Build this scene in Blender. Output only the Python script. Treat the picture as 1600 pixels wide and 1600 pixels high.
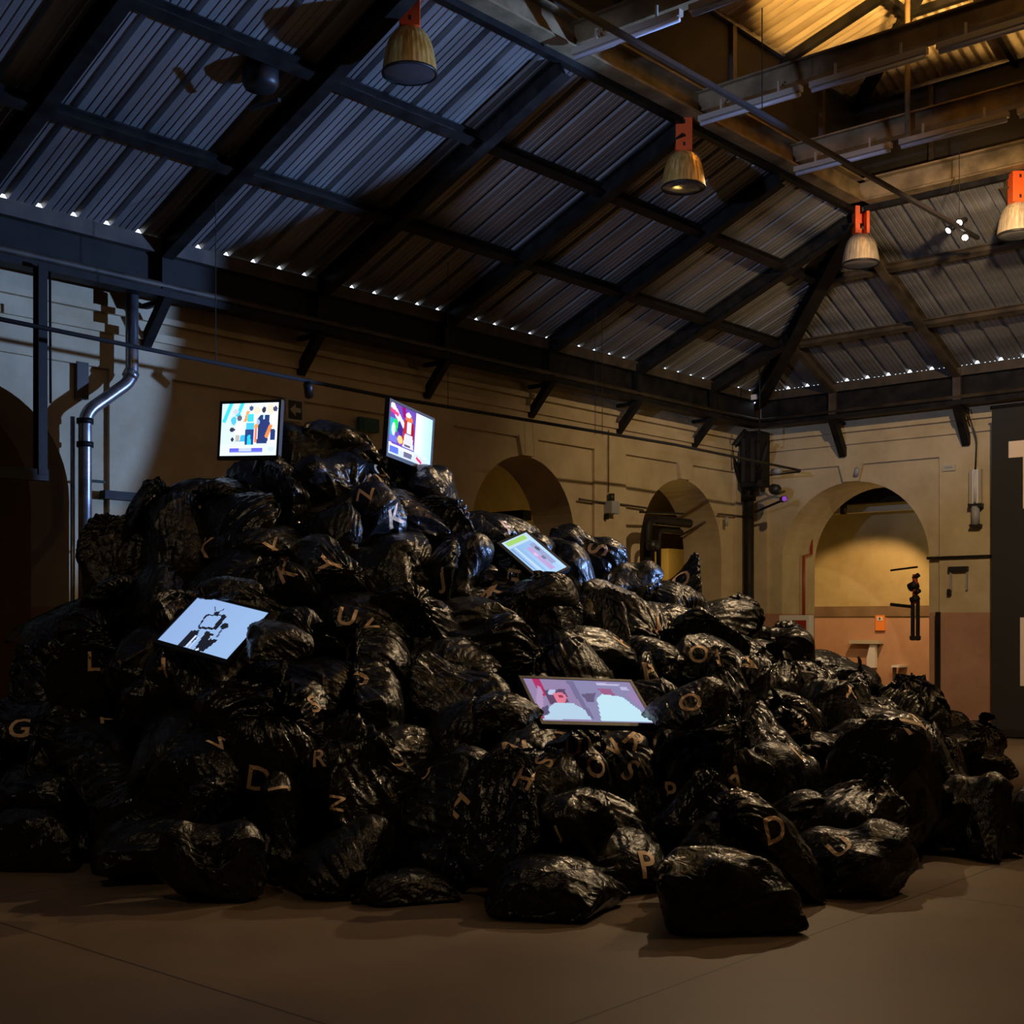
import bpy, bmesh, math, random
import numpy as np
from mathutils import Vector, Matrix
from mathutils.bvhtree import BVHTree

for o in list(bpy.data.objects):
    bpy.data.objects.remove(o)
SC = bpy.context.scene
COL = SC.collection

# ---------------------------------------------------------------- camera
F, HZ, CAMH = 2023.0, 975.0, 1.6          # focal length in pixels, horizon row, camera height
ANG = math.radians(41.4)
CS, SN = math.cos(ANG), math.sin(ANG)
cd = bpy.data.cameras.new('camera'); cam = bpy.data.objects.new('camera', cd); COL.objects.link(cam)
cam.location = (0, 0, CAMH); cam.rotation_euler = (math.pi/2, 0, ANG)
cd.sensor_width = 36.0; cd.lens = 36.0*F/1600.0; cd.shift_y = (HZ-800.0)/1600.0
cd.clip_end = 200
SC.camera = cam
SC.view_settings.view_transform = 'Standard'; SC.view_settings.look = 'None'
SC.view_settings.gamma = 1.0; SC.view_settings.use_curve_mapping = False
SC.view_settings.exposure = 0.0

# ---------------------------------------------------------------- world: overcast dusk outside, seen only through gaps under the roof sheets
w = bpy.data.worlds.new('world'); SC.world = w; w.use_nodes = True
bg = w.node_tree.nodes['Background']; bg.inputs[0].default_value = (.72, .82, 1, 1); bg.inputs[1].default_value = 3.0

def lamp(kind, loc, target, energy, color, size=.1, spot=60, blend=.3, square=False, scale=None):
    l = bpy.data.lights.new('light', kind); l.energy = energy; l.color = color
    if kind == 'AREA': l.size = size
    else: l.shadow_soft_size = size
    if kind == 'SPOT':
        l.spot_size = math.radians(spot); l.spot_blend = blend; l.use_square = square
    o = bpy.data.objects.new('light', l); COL.objects.link(o); o.location = loc
    o.rotation_euler = (Vector(target)-Vector(loc)).to_track_quat('-Z', 'Y').to_euler()
    if scale: o.scale = scale
    return o
WARM = (1.0, .62, .27); WARM2 = (1.0, .72, .42); COOL = (.27, .47, 1.0)
# cool profile spot of the exhibition, beyond the right edge of the view, on the left end of the side wall and roof
lamp('SPOT', (-1.0, 14.5, 2.9), (-11.2, 4.75, 5.6), 6000, COOL, .12, 38, .06, True, (.5, 1, 1))
# cool spot from the near left, grazing the far roof ribs
lamp('SPOT', (-5.2, .3, 3.4), (-8.8, 16.0, 6.3), 1700, (.42, .56, 1.0), .1, 25, .5)
# warm exhibition spots hung high on the tracks, plus an area fill and a point
lamp('SPOT', (-4.6, 12.6, 5.9), (-8.4, 18.8, 2.4), 760, WARM2, .06, 120, .8)
lamp('SPOT', (-3.2, 13.0, 6.4), (-6.6, 8.6, 1.0), 860, WARM2, .06, 60, .7)
lamp('SPOT', (-7.0, 12.6, 6.5), (-6.8, 7.6, 1.5), 460, WARM2, .06, 75, .8)
lamp('SPOT', (-1.2, 9.0, 6.4), (-3.6, 4.6, 0), 95, WARM2, .1, 100, .9)
lamp('SPOT', (-4.6, 1.0, 6.6), (-7.0, 6.6, 2.0), 110, WARM2, .06, 70, .9)
lamp('AREA', (-3.0, 8.5, 6.2), (-5.0, 7.5, 0), 9, WARM, 2.5)  # broad ambient fill, added to lift the warm level; no fitting here
lamp('POINT', (-3.0, 15.0, 4.6), (0, 0, 0), 34, WARM, .3)  # plain warm point at mid height, not on a track
# lamps up in the lantern, washing its roof, and an added fill for the domes
lamp('SPOT', (-4.6, 11.5, 7.3), (-6.8, 13.6, 9.27), 1300, (1.0, .55, .15), .08, 40, .15, True, (1.9, 1, 1))
lamp('SPOT', (-3.2, 12.2, 7.3), (-5.6, 14.6, 9.5), 1100, (1.0, .58, .18), .08, 40, .15, True, (1.9, 1, 1))
lamp('POINT', (-3.4, 6.2, 6.75), (0, 0, 0), 26, WARM, .15)  # small fill added below the lantern to brighten pendant domes and beams
lamp('POINT', (-3.6, 10.2, 7.7), (0, 0, 0), 10, (1.0, .56, .16), .2)
# side rooms behind the arches
lamp('SPOT', (-9.4, 19.95, 4.05), (-11.2, 22.3, .9), 420, (1.0, .6, .28), .05, 62, .35)
lamp('POINT', (-8.0, 20.7, 2.5), (0, 0, 0), 28, (1.0, .78, .36), .15)
lamp('POINT', (-12.7, 18.4, 2.6), (0, 0, 0), 20, (1.0, .62, .16), .12)
lamp('POINT', (-13.0, 11.5, 3.3), (0, 0, 0), 1.2, (1.0, .5, .2), .12)

# ---------------------------------------------------------------- materials
def mat(name, col, rough=.6, metal=0., spec=.5):
    m = bpy.data.materials.new(name); m.use_nodes = True
    p = m.node_tree.nodes['Principled BSDF']
    p.inputs['Base Color'].default_value = (*col, 1); p.inputs['Roughness'].default_value = rough
    p.inputs['Metallic'].default_value = metal; p.inputs['Specular IOR Level'].default_value = spec
    return m
def grime(m, c1, c2, scale=3., detail=8., lo=.35, hi=.65, bump=.0, bscale=40., rough=None, stretch=(1, 1, 1)):
    nt = m.node_tree; N = nt.nodes; L = nt.links; p = N['Principled BSDF']
    tc = N.new('ShaderNodeTexCoord'); mp = N.new('ShaderNodeMapping'); mp.inputs['Scale'].default_value = stretch
    L.new(tc.outputs['Object'], mp.inputs['Vector'])
    n = N.new('ShaderNodeTexNoise'); n.inputs['Scale'].default_value = scale; n.inputs['Detail'].default_value = detail
    L.new(mp.outputs[0], n.inputs['Vector'])
    r = N.new('ShaderNodeValToRGB'); r.color_ramp.elements[0].position = lo; r.color_ramp.elements[1].position = hi
    r.color_ramp.elements[0].color = (*c1, 1); r.color_ramp.elements[1].color = (*c2, 1)
    L.new(n.outputs[0], r.inputs[0]); L.new(r.outputs[0], p.inputs['Base Color'])
    if rough:
        q = N.new('ShaderNodeMapRange'); q.inputs[3].default_value = rough[0]; q.inputs[4].default_value = rough[1]
        L.new(n.outputs[0], q.inputs[0]); L.new(q.outputs[0], p.inputs['Roughness'])
    if bump:
        n2 = N.new('ShaderNodeTexNoise'); n2.inputs['Scale'].default_value = bscale; n2.inputs['Detail'].default_value = 5
        L.new(mp.outputs[0], n2.inputs['Vector'])
        b = N.new('ShaderNodeBump'); b.inputs['Strength'].default_value = bump; b.inputs['Distance'].default_value = .01
        L.new(n2.outputs[0], b.inputs['Height']); L.new(b.outputs[0], p.inputs['Normal'])
    return m
def emit(name, col, s):
    m = bpy.data.materials.new(name); m.use_nodes = True; nt = m.node_tree
    for n in list(nt.nodes): nt.nodes.remove(n)
    e = nt.nodes.new('ShaderNodeEmission'); o = nt.nodes.new('ShaderNodeOutputMaterial')
    e.inputs[0].default_value = (*col, 1); e.inputs[1].default_value = s
    nt.links.new(e.outputs[0], o.inputs[0]); return m
def wall_mat(name, up1, up2, lo1, lo2, h):
    """Painted plaster with a darker dado up to height h (world z)."""
    m = mat(name, up1, .75); nt = m.node_tree; N = nt.nodes; L = nt.links; p = N['Principled BSDF']
    g = N.new('ShaderNodeNewGeometry'); sp = N.new('ShaderNodeSeparateXYZ'); L.new(g.outputs['Position'], sp.inputs[0])
    n = N.new('ShaderNodeTexNoise'); n.inputs['Scale'].default_value = 1.6; n.inputs['Detail'].default_value = 9; n.inputs['Roughness'].default_value = .65
    L.new(g.outputs['Position'], n.inputs['Vector'])
    def ramp(a, b):
        r = N.new('ShaderNodeValToRGB'); r.color_ramp.elements[0].position = .35; r.color_ramp.elements[1].position = .68
        r.color_ramp.elements[0].color = (*a, 1); r.color_ramp.elements[1].color = (*b, 1); L.new(n.outputs[0], r.inputs[0]); return r
    ru = ramp(up1, up2); rl = ramp(lo1, lo2)
    c = N.new('ShaderNodeMath'); c.operation = 'GREATER_THAN'; c.inputs[1].default_value = h; L.new(sp.outputs[2], c.inputs[0])
    mx = N.new('ShaderNodeMix'); mx.data_type = 'RGBA'; L.new(c.outputs[0], mx.inputs[0])
    L.new(rl.outputs[0], mx.inputs[6]); L.new(ru.outputs[0], mx.inputs[7]); L.new(mx.outputs[2], p.inputs['Base Color'])
    n2 = N.new('ShaderNodeTexNoise'); n2.inputs['Scale'].default_value = 14; n2.inputs['Detail'].default_value = 6; L.new(g.outputs['Position'], n2.inputs['Vector'])
    b = N.new('ShaderNodeBump'); b.inputs['Strength'].default_value = .25; b.inputs['Distance'].default_value = .01
    L.new(n2.outputs[0], b.inputs['Height']); L.new(b.outputs[0], p.inputs['Normal'])
    return m
M = {}
M['wall'] = wall_mat('cream_plaster', (.42, .33, .19), (.56, .46, .29), (.36, .19, .12), (.46, .26, .17), 1.77)
M['band'] = grime(mat('brown_dado_band', (.2, .13, .07), .7), (.16, .10, .05), (.24, .16, .09), 2)
M['room'] = wall_mat('yellow_plaster', (.40, .31, .13), (.52, .42, .20), (.44, .25, .15), (.54, .32, .20), 1.72)
M['steel'] = grime(mat('dark_steel', (.03, .026, .022), .6, 0, .2), (.005, .0046, .0044), (.015, .013, .011), 5, rough=(.4, .7))
M['brownsteel'] = grime(mat('brown_steel', (.07, .05, .03), .6), (.028, .02, .013), (.07, .05, .03), 4)
M['ochresteel'] = grime(mat('ochre_painted_steel', (.25, .18, .09), .6), (.11, .075, .034), (.27, .19, .095), 3.5, bump=.2)
M['sheet'] = grime(mat('galvanised_sheet', (.3, .3, .3), .38, .5), (.15, .145, .14), (.34, .335, .33), 1.3, lo=.3, hi=.7, rough=(.32, .52), stretch=(.4, 2.5, .4))
M['oldsheet'] = grime(mat('old_zinc_sheet', (.5, .45, .35), .42, .55), (.34, .26, .16), (.74, .62, .42), 2.2, lo=.3, hi=.7, rough=(.3, .55), stretch=(.5, 3, .5))
M['board'] = grime(mat('dark_board', (.03, .022, .014), .8), (.010, .0075, .005), (.02, .015, .010), 2)
M['plastic'] = None
M['black'] = mat('black_paint', (.012, .012, .013), .45)
M['blackrough'] = mat('black_cloth', (.018, .018, .019), .9)
M['orange'] = mat('orange_metal', (.75, .10, .015), .45)
M['palegold'] = grime(mat('pale_dome', (.6, .5, .38), .35, .5), (.5, .38, .24), (.72, .6, .45), 7, rough=(.25, .45), stretch=(6, 6, .2))
M['gold'] = grime(mat('prismatic_gold_dome', (.6, .38, .12), .34, .55), (.60, .31, .05), (.95, .62, .20), 7, rough=(.22, .42), stretch=(6, 6, .2))
M['lens'] = mat('lamp_lens', (.06, .06, .065), .12, 0, .8)
M['greylens'] = mat('grey_lens', (.25, .25, .25), .18, .3)
M['white'] = mat('white_paint', (.7, .7, .68), .5)
M['grey'] = mat('grey_box', (.30, .31, .33), .5)
M['zinc'] = grime(mat('zinc_pipe', (.32, .32, .35), .35, .8), (.2, .2, .22), (.4, .4, .43), 6, rough=(.25, .4))
M['red'] = mat('red_pipe', (.30, .03, .012), .45)
M['tube'] = mat('tube_glass', (.62, .6, .66), .25)
M['batten'] = mat('batten_metal', (.52, .45, .36), .35, .3)
M['letter'] = mat('letter_print', (.88, .60, .38), .5)
M['signwhite'] = mat('sign_white', (.78, .64, .58), .6)
M['green'] = mat('sign_green', (.01, .09, .06), .5)
M['darkgreen'] = mat('sign_dark', (.012, .016, .014), .5)
M['cream'] = mat('sign_cream', (.45, .42, .32), .6)
M['signorange'] = mat('sign_orange', (.85, .25, .04), .55)
M['spotface'] = emit('spot_face', (1, .85, .68), 22)
M['purple'] = emit('purple_led', (.45, .1, .8), .55)
M['reflector'] = mat('reflector_spill', (.8, .75, .7), .2, .9)

# floor: polished concrete with saw-cut joints
fm = mat('concrete_floor', (.2, .14, .09), .5); nt = fm.node_tree; N = nt.nodes; L = nt.links; p = N['Principled BSDF']
g = N.new('ShaderNodeNewGeometry'); sp = N.new('ShaderNodeSeparateXYZ'); L.new(g.outputs['Position'], sp.inputs[0])
n = N.new('ShaderNodeTexNoise'); n.inputs['Scale'].default_value = .9; n.inputs['Detail'].default_value = 10; n.inputs['Roughness'].default_value = .6; L.new(g.outputs['Position'], n.inputs['Vector'])
r = N.new('ShaderNodeValToRGB'); r.color_ramp.elements[0].position = .3; r.color_ramp.elements[1].position = .72
r.color_ramp.elements[0].color = (.15, .105, .07, 1); r.color_ramp.elements[1].color = (.25, .18, .12, 1); L.new(n.outputs[0], r.inputs[0])
def joint(axis, off, per, wid):
    a = N.new('ShaderNodeMath'); a.operation = 'SUBTRACT'; a.inputs[1].default_value = off; L.new(sp.outputs[axis], a.inputs[0])
    b = N.new('ShaderNodeMath'); b.operation = 'PINGPONG'; b.inputs[1].default_value = per/2; L.new(a.outputs[0], b.inputs[0])
    c = N.new('ShaderNodeMath'); c.operation = 'LESS_THAN'; c.inputs[1].default_value = wid; L.new(b.outputs[0], c.inputs[0]); return c
j1 = joint(1, 3.39, 4.0, .007); j2 = joint(0, -3.25, 4.0, .007)
mxx = N.new('ShaderNodeMath'); mxx.operation = 'MAXIMUM'; L.new(j1.outputs[0], mxx.inputs[0]); L.new(j2.outputs[0], mxx.inputs[1])
mc = N.new('ShaderNodeMix'); mc.data_type = 'RGBA'; L.new(mxx.outputs[0], mc.inputs[0]); L.new(r.outputs[0], mc.inputs[6]); mc.inputs[7].default_value = (.07, .045, .028, 1)
L.new(mc.outputs[2], p.inputs['Base Color'])
q = N.new('ShaderNodeMapRange'); q.inputs[3].default_value = .38; q.inputs[4].default_value = .62; L.new(n.outputs[0], q.inputs[0]); L.new(q.outputs[0], p.inputs['Roughness'])
M['floor'] = fm

# black bag film: thin glossy polythene, finely crumpled
bm_ = mat('black_polythene', (.0085, .0082, .0082), .3, 0, .55); nt = bm_.node_tree; N = nt.nodes; L = nt.links; p = N['Principled BSDF']
tc = N.new('ShaderNodeTexCoord'); oi = N.new('ShaderNodeObjectInfo')
va = N.new('ShaderNodeVectorMath'); va.operation = 'ADD'; L.new(tc.outputs['Object'], va.inputs[0]); L.new(oi.outputs['Location'], va.inputs[1])
n1 = N.new('ShaderNodeTexNoise'); n1.inputs['Scale'].default_value = 9; n1.inputs['Detail'].default_value = 4; n1.inputs['Distortion'].default_value = 1.2; L.new(va.outputs[0], n1.inputs['Vector'])
n2 = N.new('ShaderNodeTexNoise'); n2.inputs['Scale'].default_value = 30; n2.inputs['Detail'].default_value = 3; n2.inputs['Distortion'].default_value = 2; L.new(va.outputs[0], n2.inputs['Vector'])
ad = N.new('ShaderNodeMath'); ad.operation = 'MULTIPLY_ADD'; ad.inputs[1].default_value = .1; L.new(n2.outputs[0], ad.inputs[0]); L.new(n1.outputs[0], ad.inputs[2])
b = N.new('ShaderNodeBump'); b.inputs['Strength'].default_value = .6; b.inputs['Distance'].default_value = .035; L.new(ad.outputs[0], b.inputs['Height']); L.new(b.outputs[0], p.inputs['Normal'])
mr = N.new('ShaderNodeMapRange'); mr.inputs[3].default_value = .20; mr.inputs[4].default_value = .34; L.new(oi.outputs['Random'], mr.inputs[0]); L.new(mr.outputs[0], p.inputs['Roughness'])
M['plastic'] = bm_

# ---------------------------------------------------------------- helpers
def ray(px, py):
    u = (px-800)/F
    return Vector((CS*u-SN, SN*u+CS, (HZ-py)/F))
def hitX(px, py, X):
    d = ray(px, py); return Vector((0, 0, CAMH))+d*(X/d.x)
def hitY(px, py, Y):
    d = ray(px, py); return Vector((0, 0, CAMH))+d*(Y/d.y)
def hitZ(px, py, Z):
    d = ray(px, py); return Vector((0, 0, CAMH))+d*((Z-CAMH)/d.z)
def deep(px, py, z):
    return Vector((0, 0, CAMH))+ray(px, py)*z
def pix(v):
    x = CS*v[0]+SN*v[1]; z = -SN*v[0]+CS*v[1]
    return (800+F*x/z, HZ-F*(v[2]-CAMH)/z, z)

class MB:
    def __init__(s): s.v = []; s.f = []
    def add(s, vs, fs):
        b = len(s.v); s.v += [tuple(v) for v in vs]; s.f += [tuple(b+i for i in f) for f in fs]; return s
    def box(s, x0, x1, y0, y1, z0, z1):
        return s.add([(x0, y0, z0), (x1, y0, z0), (x1, y1, z0), (x0, y1, z0), (x0, y0, z1), (x1, y0, z1), (x1, y1, z1), (x0, y1, z1)],
                     [(0, 3, 2, 1), (4, 5, 6, 7), (0, 1, 5, 4), (1, 2, 6, 5), (2, 3, 7, 6), (3, 0, 4, 7)])
    def beam(s, a, b, w, h, up=(0, 0, 1), drop=0.):
        """Rectangular bar from a to b, width w across, height h; drop lowers it from the line."""
        a = Vector(a); b = Vector(b); d = (b-a).normalized(); u = Vector(up); sd = d.cross(u).normalized(); u = sd.cross(d).normalized()
        vs = []
        for q in (a, b):
            for (i, j) in ((-1, -1), (1, -1), (1, 1), (-1, 1)):
                vs.append(q+sd*i*w/2+u*(j*h/2-drop))
        return s.add(vs, [(0, 1, 2, 3), (7, 6, 5, 4), (0, 4, 5, 1), (1, 5, 6, 2), (2, 6, 7, 3), (3, 7, 4, 0)])
    def ibeam(s, a, b, w, h, t=.02, up=(0, 0, 1)):
        a = Vector(a); b = Vector(b)
        s.beam(a, b, w, t, up, -(h/2-t/2)); s.beam(a, b, w, t, up, h/2-t/2); s.beam(a, b, t, h-2*t, up); return s
    def tube(s, pts, r, n=12, caps=True):
        pts = [Vector(p) for p in pts]; base = len(s.v); prev = None
        for i, p in enumerate(pts):
            d = (pts[min(i+1, len(pts)-1)]-pts[max(i-1, 0)]).normalized()
            if prev is None: sd = d.orthogonal().normalized()
            else: sd = (prev-d*prev.dot(d)).normalized()
            prev = sd; u = d.cross(sd); rr = r[i] if isinstance(r, (list, tuple)) else r
            for k in range(n):
                a = 2*math.pi*k/n; s.v.append(tuple(p+(sd*math.cos(a)+u*math.sin(a))*rr))
        for i in range(len(pts)-1):
            for k in range(n):
                s.f.append((base+i*n+k, base+i*n+(k+1) % n, base+(i+1)*n+(k+1) % n, base+(i+1)*n+k))
        if caps:
            s.f.append(tuple(base+k for k in reversed(range(n)))); s.f.append(tuple(base+(len(pts)-1)*n+k for k in range(n)))
        return s
    def lathe(s, prof, c, n=32, rib=0., close=False):
        base = len(s.v)
        for (r_, z) in prof:
            for k in range(n):
                a = 2*math.pi*k/n; rr = r_*(1+(rib if k % 2 else -rib)); s.v.append((c[0]+rr*math.cos(a), c[1]+rr*math.sin(a), c[2]+z))
        for i in range(len(prof)-1):
            for k in range(n):
                s.f.append((base+i*n+k, base+i*n+(k+1) % n, base+(i+1)*n+(k+1) % n, base+(i+1)*n+k))
        return s
    def build(s, name, m, parent=None, smooth=False, bevel=0.):
        me = bpy.data.meshes.new(name); me.from_pydata(s.v, [], s.f); me.update()
        if m: me.materials.append(m)
        if smooth:
            for q in me.polygons: q.use_smooth = True
        o = bpy.data.objects.new(name, me); COL.objects.link(o)
        if parent:
            o.parent = parent; me.transform(Matrix.Translation(-parent.location))
        else:
            # origin at the base of the thing
            a = np.array(s.v); c = Vector(((a[:, 0].min()+a[:, 0].max())/2, (a[:, 1].min()+a[:, 1].max())/2, a[:, 2].min()))
            me.transform(Matrix.Translation(-c)); o.location = c
        if bevel:
            bv = o.modifiers.new('bevel', 'BEVEL'); bv.width = bevel; bv.segments = 2
        return o
def smooth_by_angle(o, deg=35):
    me = o.data
    for q in me.polygons: q.use_smooth = True
    b = bmesh.new(); b.from_mesh(me)
    for e in b.edges:
        if len(e.link_faces) == 2 and e.calc_face_angle(0) > math.radians(deg): e.smooth = False
    b.to_mesh(me); b.free(); return o
def tag(o, label, cat, group=None, kind=None):
    o['label'] = label; o['category'] = cat
    if group: o['group'] = group
    if kind: o['kind'] = kind
    return o
def struct(o, label=None):
    o['kind'] = 'structure'
    if label: o['label'] = label
    return o
def empty(name, loc, label, cat, group=None):
    o = bpy.data.objects.new(name, None); COL.objects.link(o); o.location = loc; o.empty_display_size = .1
    return tag(o, label, cat, group)
ORD = ['first', 'second', 'third', 'fourth', 'fifth', 'sixth', 'seventh', 'eighth', 'ninth', 'tenth', 'eleventh', 'twelfth', 'thirteenth', 'fourteenth',
       'fifteenth', 'sixteenth', 'seventeenth', 'eighteenth', 'nineteenth', 'twentieth']
UNI = ORD[:9]
for tens, full in (('twenty', 'twentieth'), ('thirty', 'thirtieth'), ('forty', 'fortieth'), ('fifty', 'fiftieth'), ('sixty', 'sixtieth'), ('seventy', 'seventieth'), ('eighty', 'eightieth')):
    if full not in ORD: ORD.append(full)
    ORD += [tens+'-'+q for q in UNI]
# ================================================================ the hall shell
XB, YBM = -10.9, 18.42            # inner faces of the eave beams
XW, YW = -11.3, 18.82             # wall faces
XR, YF = 2.1, -6.0                # opposite eave beams (behind / right of the camera)
EZ, RZ, RISE = 5.37, 6.83, .4294  # eave height, ring height, slope
RX0, RX1, RY0, RY1 = -7.5, -1.3, -2.6, 15.02
LZ = 8.1
struct(MB().box(-17, 6, -9, 26, -.2, 0).build('floor', M['floor']))

def arch_wall(name, length0, length1, h, arches, depth, place, m):
    """Wall with round-headed openings. place(s, z, d) -> world point, d = distance into the wall."""
    b = MB(); NS = 28
    def quad(p, q, r_, s_): b.add([p, q, r_, s_], [(0, 1, 2, 3)])
    cur = length0
    for (c, rad, spring) in arches:
        a0, a1 = c-rad, c+rad
        for d in (0, depth):
            quad(place(cur, 0, d), place(a0, 0, d), place(a0, h, d), place(cur, h, d))
        pts = [(a0, 0), (a0, spring)]+[(c-rad*math.cos(math.pi*k/NS), spring+rad*math.sin(math.pi*k/NS)) for k in range(1, NS)]+[(a1, spring), (a1, 0)]
        for i in range(1, len(pts)-2):
            (x0, z0), (x1, z1) = pts[i], pts[i+1]
            for d in (0, depth):
                quad(place(x0, z0, d), place(x1, z1, d), place(x1, h, d), place(x0, h, d))
        for i in range(len(pts)-1):
            (x0, z0), (x1, z1) = pts[i], pts[i+1]
            quad(place(x0, z0, 0), place(x0, z0, depth), place(x1, z1, depth), place(x1, z1, 0))
        cur = a1
    for d in (0, depth):
        quad(place(cur, 0, d), place(length1, 0, d), place(length1, h, d), place(cur, h, d))
    quad(place(length0, h, 0), place(length1, h, 0), place(length1, h, depth), place(length0, h, depth))
    return struct(b.build(name, m))
arch_wall('wall_left', -6.4, YW, 5.2, [(5.38, 1.07, 2.77), (13.08, 1.05, 2.79), (16.81, 1.12, 2.72)], .72, lambda s, z, d: (XW-d, s, z), M['wall'])
arch_wall('wall_back', XW-.72, 2.5, 5.2, [(-9.45, 1.25, 2.59)], 1.1, lambda s, z, d: (s, YW+d, z), M['wall'])
struct(MB().box(2.5, 2.7, -6.4, YW, 0, 5.2).build('wall_right', M['wall']))
struct(MB().box(XW, 2.5, -6.6, -6.4, 0, 5.2).build('wall_front', M['wall']))
# rooms behind the arches
b = MB(); b.box(-15.2, -15.0, 1.5, 24.0, 0, 4.4); b.box(-15.0, XW-.72, 1.3, 1.5, 0, 4.4)
struct(b.build('wall_side_room', M['room']))
struct(MB().box(-15.0, -5.0, 22.3, 22.5, 0, 4.4).build('wall_back_room', M['room']))
struct(MB().box(-5.2, -5.0, 19.92, 22.3, 0, 4.4).build('wall_back_room_end', M['room']))
struct(MB().box(-12.9, -12.7, 19.5, 22.3, 0, 4.4).build('wall_room_divider', M['room']))
struct(MB().box(-15.2, -12.02, 1.3, 24, 4.4, 4.5).build('ceiling_side_room', M['board']))
struct(MB().box(-12.02, -5, 19.92, 22.5, 4.4, 4.5).build('ceiling_back_room', M['board']))
# soffits closing the strip between eave beam and wall
struct(MB().box(XW-.02, XB-.1, -6.4, YW, 5.16, 5.2).build('trim_1', M['brownsteel']))
struct(MB().box(XB, 2.5, YBM+.1, YW+.02, 5.16, 5.2).build('trim_2', M['brownsteel']))

# roof sheets -------------------------------------------------------------
def rib_profile(s0, s1):
    """(s, height) of trapezoid ribs every .34 m with three small stiffeners between."""
    out = []; s = s0
    while s < s1:
        for ds, h in ((0, 0), (.045, 0), (.052, .007), (.062, .007), (.069, 0), (.115, 0), (.122, .007), (.132, .007), (.139, 0),
                      (.185, 0), (.192, .007), (.202, .007), (.209, 0), (.245, 0), (.262, .05), (.305, .05), (.322, 0)):
            out.append((s+ds, h))
        s += .34
    return out
def sine_profile(s0, s1, per=.15, amp=.022):
    n = int((s1-s0)/per*8); return [(s0+(s1-s0)*i/n, amp*(1+math.sin(2*math.pi*8*i/8/8))) for i in range(n+1)]
def slope(name, prof, amin, amax, put, m):
    b = MB()
    for (s, h) in prof:
        a1 = amax(s); a1 = max(a1, amin+.01)
        b.v.append(tuple(put(s, amin, h))); b.v.append(tuple(put(s, a1, h)))
    for i in range(len(prof)-1): b.f.append((2*i, 2*i+1, 2*i+3, 2*i+2))
    return struct(b.build(name, m))
nz = math.cos(math.atan(RISE)); nx = math.sin(math.atan(RISE))
slope('ceiling', rib_profile(-5.9, YBM+.12), -.03, lambda s: min(3.42, max(YBM-s, -.02)), lambda s, a, h: (XB+a-h*nx, s, EZ+RISE*a+h*nz), M['sheet'])
slope('ceiling_back', rib_profile(XB-.1, XR), -.03, lambda s: min(3.42, max(s-XB, -.02)), lambda s, a, h: (s, YBM-a+h*nx, EZ+RISE*a+h*nz), M['sheet'])
b = MB().add([(2.5, -6.4, 5.2), (2.5, YW, 5.2), (-1.3, 15.02, 6.85), (-1.3, -2.6, 6.85)], [(0, 1, 2, 3)])
b.add([(XW, -6.4, 5.2), (2.5, -6.4, 5.2), (-1.3, -2.6, 6.85), (-7.5, -2.6, 6.85)], [(0, 1, 2, 3)])
struct(b.build('ceiling_front', M['sheet']))
# lantern walls
b = MB(); t = .04
b.box(RX0-t, RX0, RY0, RY1, RZ+.05, LZ+.03); b.box(RX1, RX1+t, RY0, RY1, RZ+.05, LZ+.03)
b.box(RX0-t, RX1+t, RY1, RY1+t, RZ+.05, LZ+.03); b.box(RX0-t, RX1+t, RY0-t, RY0, RZ+.05, LZ+.03)
struct(b.build('wall_lantern', M['board']))
def usine(s0, s1, per=.13, amp=.02):
    n = int((s1-s0)/per*8); return [(s0+(s1-s0)*i/n, amp*(1+math.sin((s1-s0)*i/n/per*2*math.pi))) for i in range(n+1)]
UR = .30
slope('ceiling_lantern', usine(RY0, RY1), -.1, lambda s: min(3.12, RY1-s+.02), lambda s, a, h: (RX0+a, s, LZ+UR*a+h), M['oldsheet'])
slope('ceiling_lantern_back', usine(RX0, RX1), -.1, lambda s: min(s-RX0+.02, RX1-s+.02), lambda s, a, h: (s, RY1-a, LZ+UR*a+h), M['oldsheet'])
b = MB().add([(RX1, RY0, LZ), (RX1, RY1, LZ), (-4.4, RY1-3.1, LZ+.95), (-4.4, RY0, LZ+.95)], [(0, 1, 2, 3)]).add([(RX0, RY0, LZ), (RX1, RY0, LZ), (-4.4, RY0, LZ+.95)], [(0, 1, 2)])
struct(b.build('ceiling_lantern_front', M['oldsheet']))
# pale angle strips along the foot of the lantern roof
b = MB(); b.beam((RX0+.03, RY0, LZ), (RX0+.03, RY1-.02, LZ), .05, .05); b.beam((RX0+.03, RY1-.03, LZ), (RX1, RY1-.03, LZ), .05, .05)
struct(b.build('trim_3', M['zinc']))
b = MB()
for y in (2.3, 4.3, 6.2, 8.2, 10.1, 12.1, 14.1): b.box(RX0, RX0+.05, y-.04, y+.04, RZ+.2, LZ)
for x in (-6.5, -5.2, -3.9, -2.6): b.box(x-.03, x+.03, RY1-.05, RY1, RZ+.2, LZ)
struct(b.build('trim_4', M['brownsteel']))

# wall relief -------------------------------------------------------------
b = MB()
b.box(XW, XW+.05, -6, YW, 4.08, 4.42); b.box(XW, XW+.09, -6, YW, 4.42, 4.50); b.box(XW, XW+.06, -6, YW, 4.62, 4.68)
for (y0, y1) in ((6.85, 7.56), (10.75, 11.66), (14.53, 15.28), (18.3, YW)):
    b.box(XW, XW+.05, y0, y1, 1.8, 4.08)
for c in (5.38, 13.08, 16.81): b.add([(XW+.07, c-.13, 3.84), (XW+.07, c+.13, 3.84), (XW+.07, c+.2, 4.1), (XW+.07, c-.2, 4.1), (XW, c-.13, 3.84), (XW, c+.13, 3.84), (XW, c+.2, 4.1), (XW, c-.2, 4.1)],
                                     [(0, 1, 2, 3), (0, 4, 5, 1), (1, 5, 6, 2), (3, 7, 4, 0)])
struct(b.build('trim_5', M['wall']))
b = MB()
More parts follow.
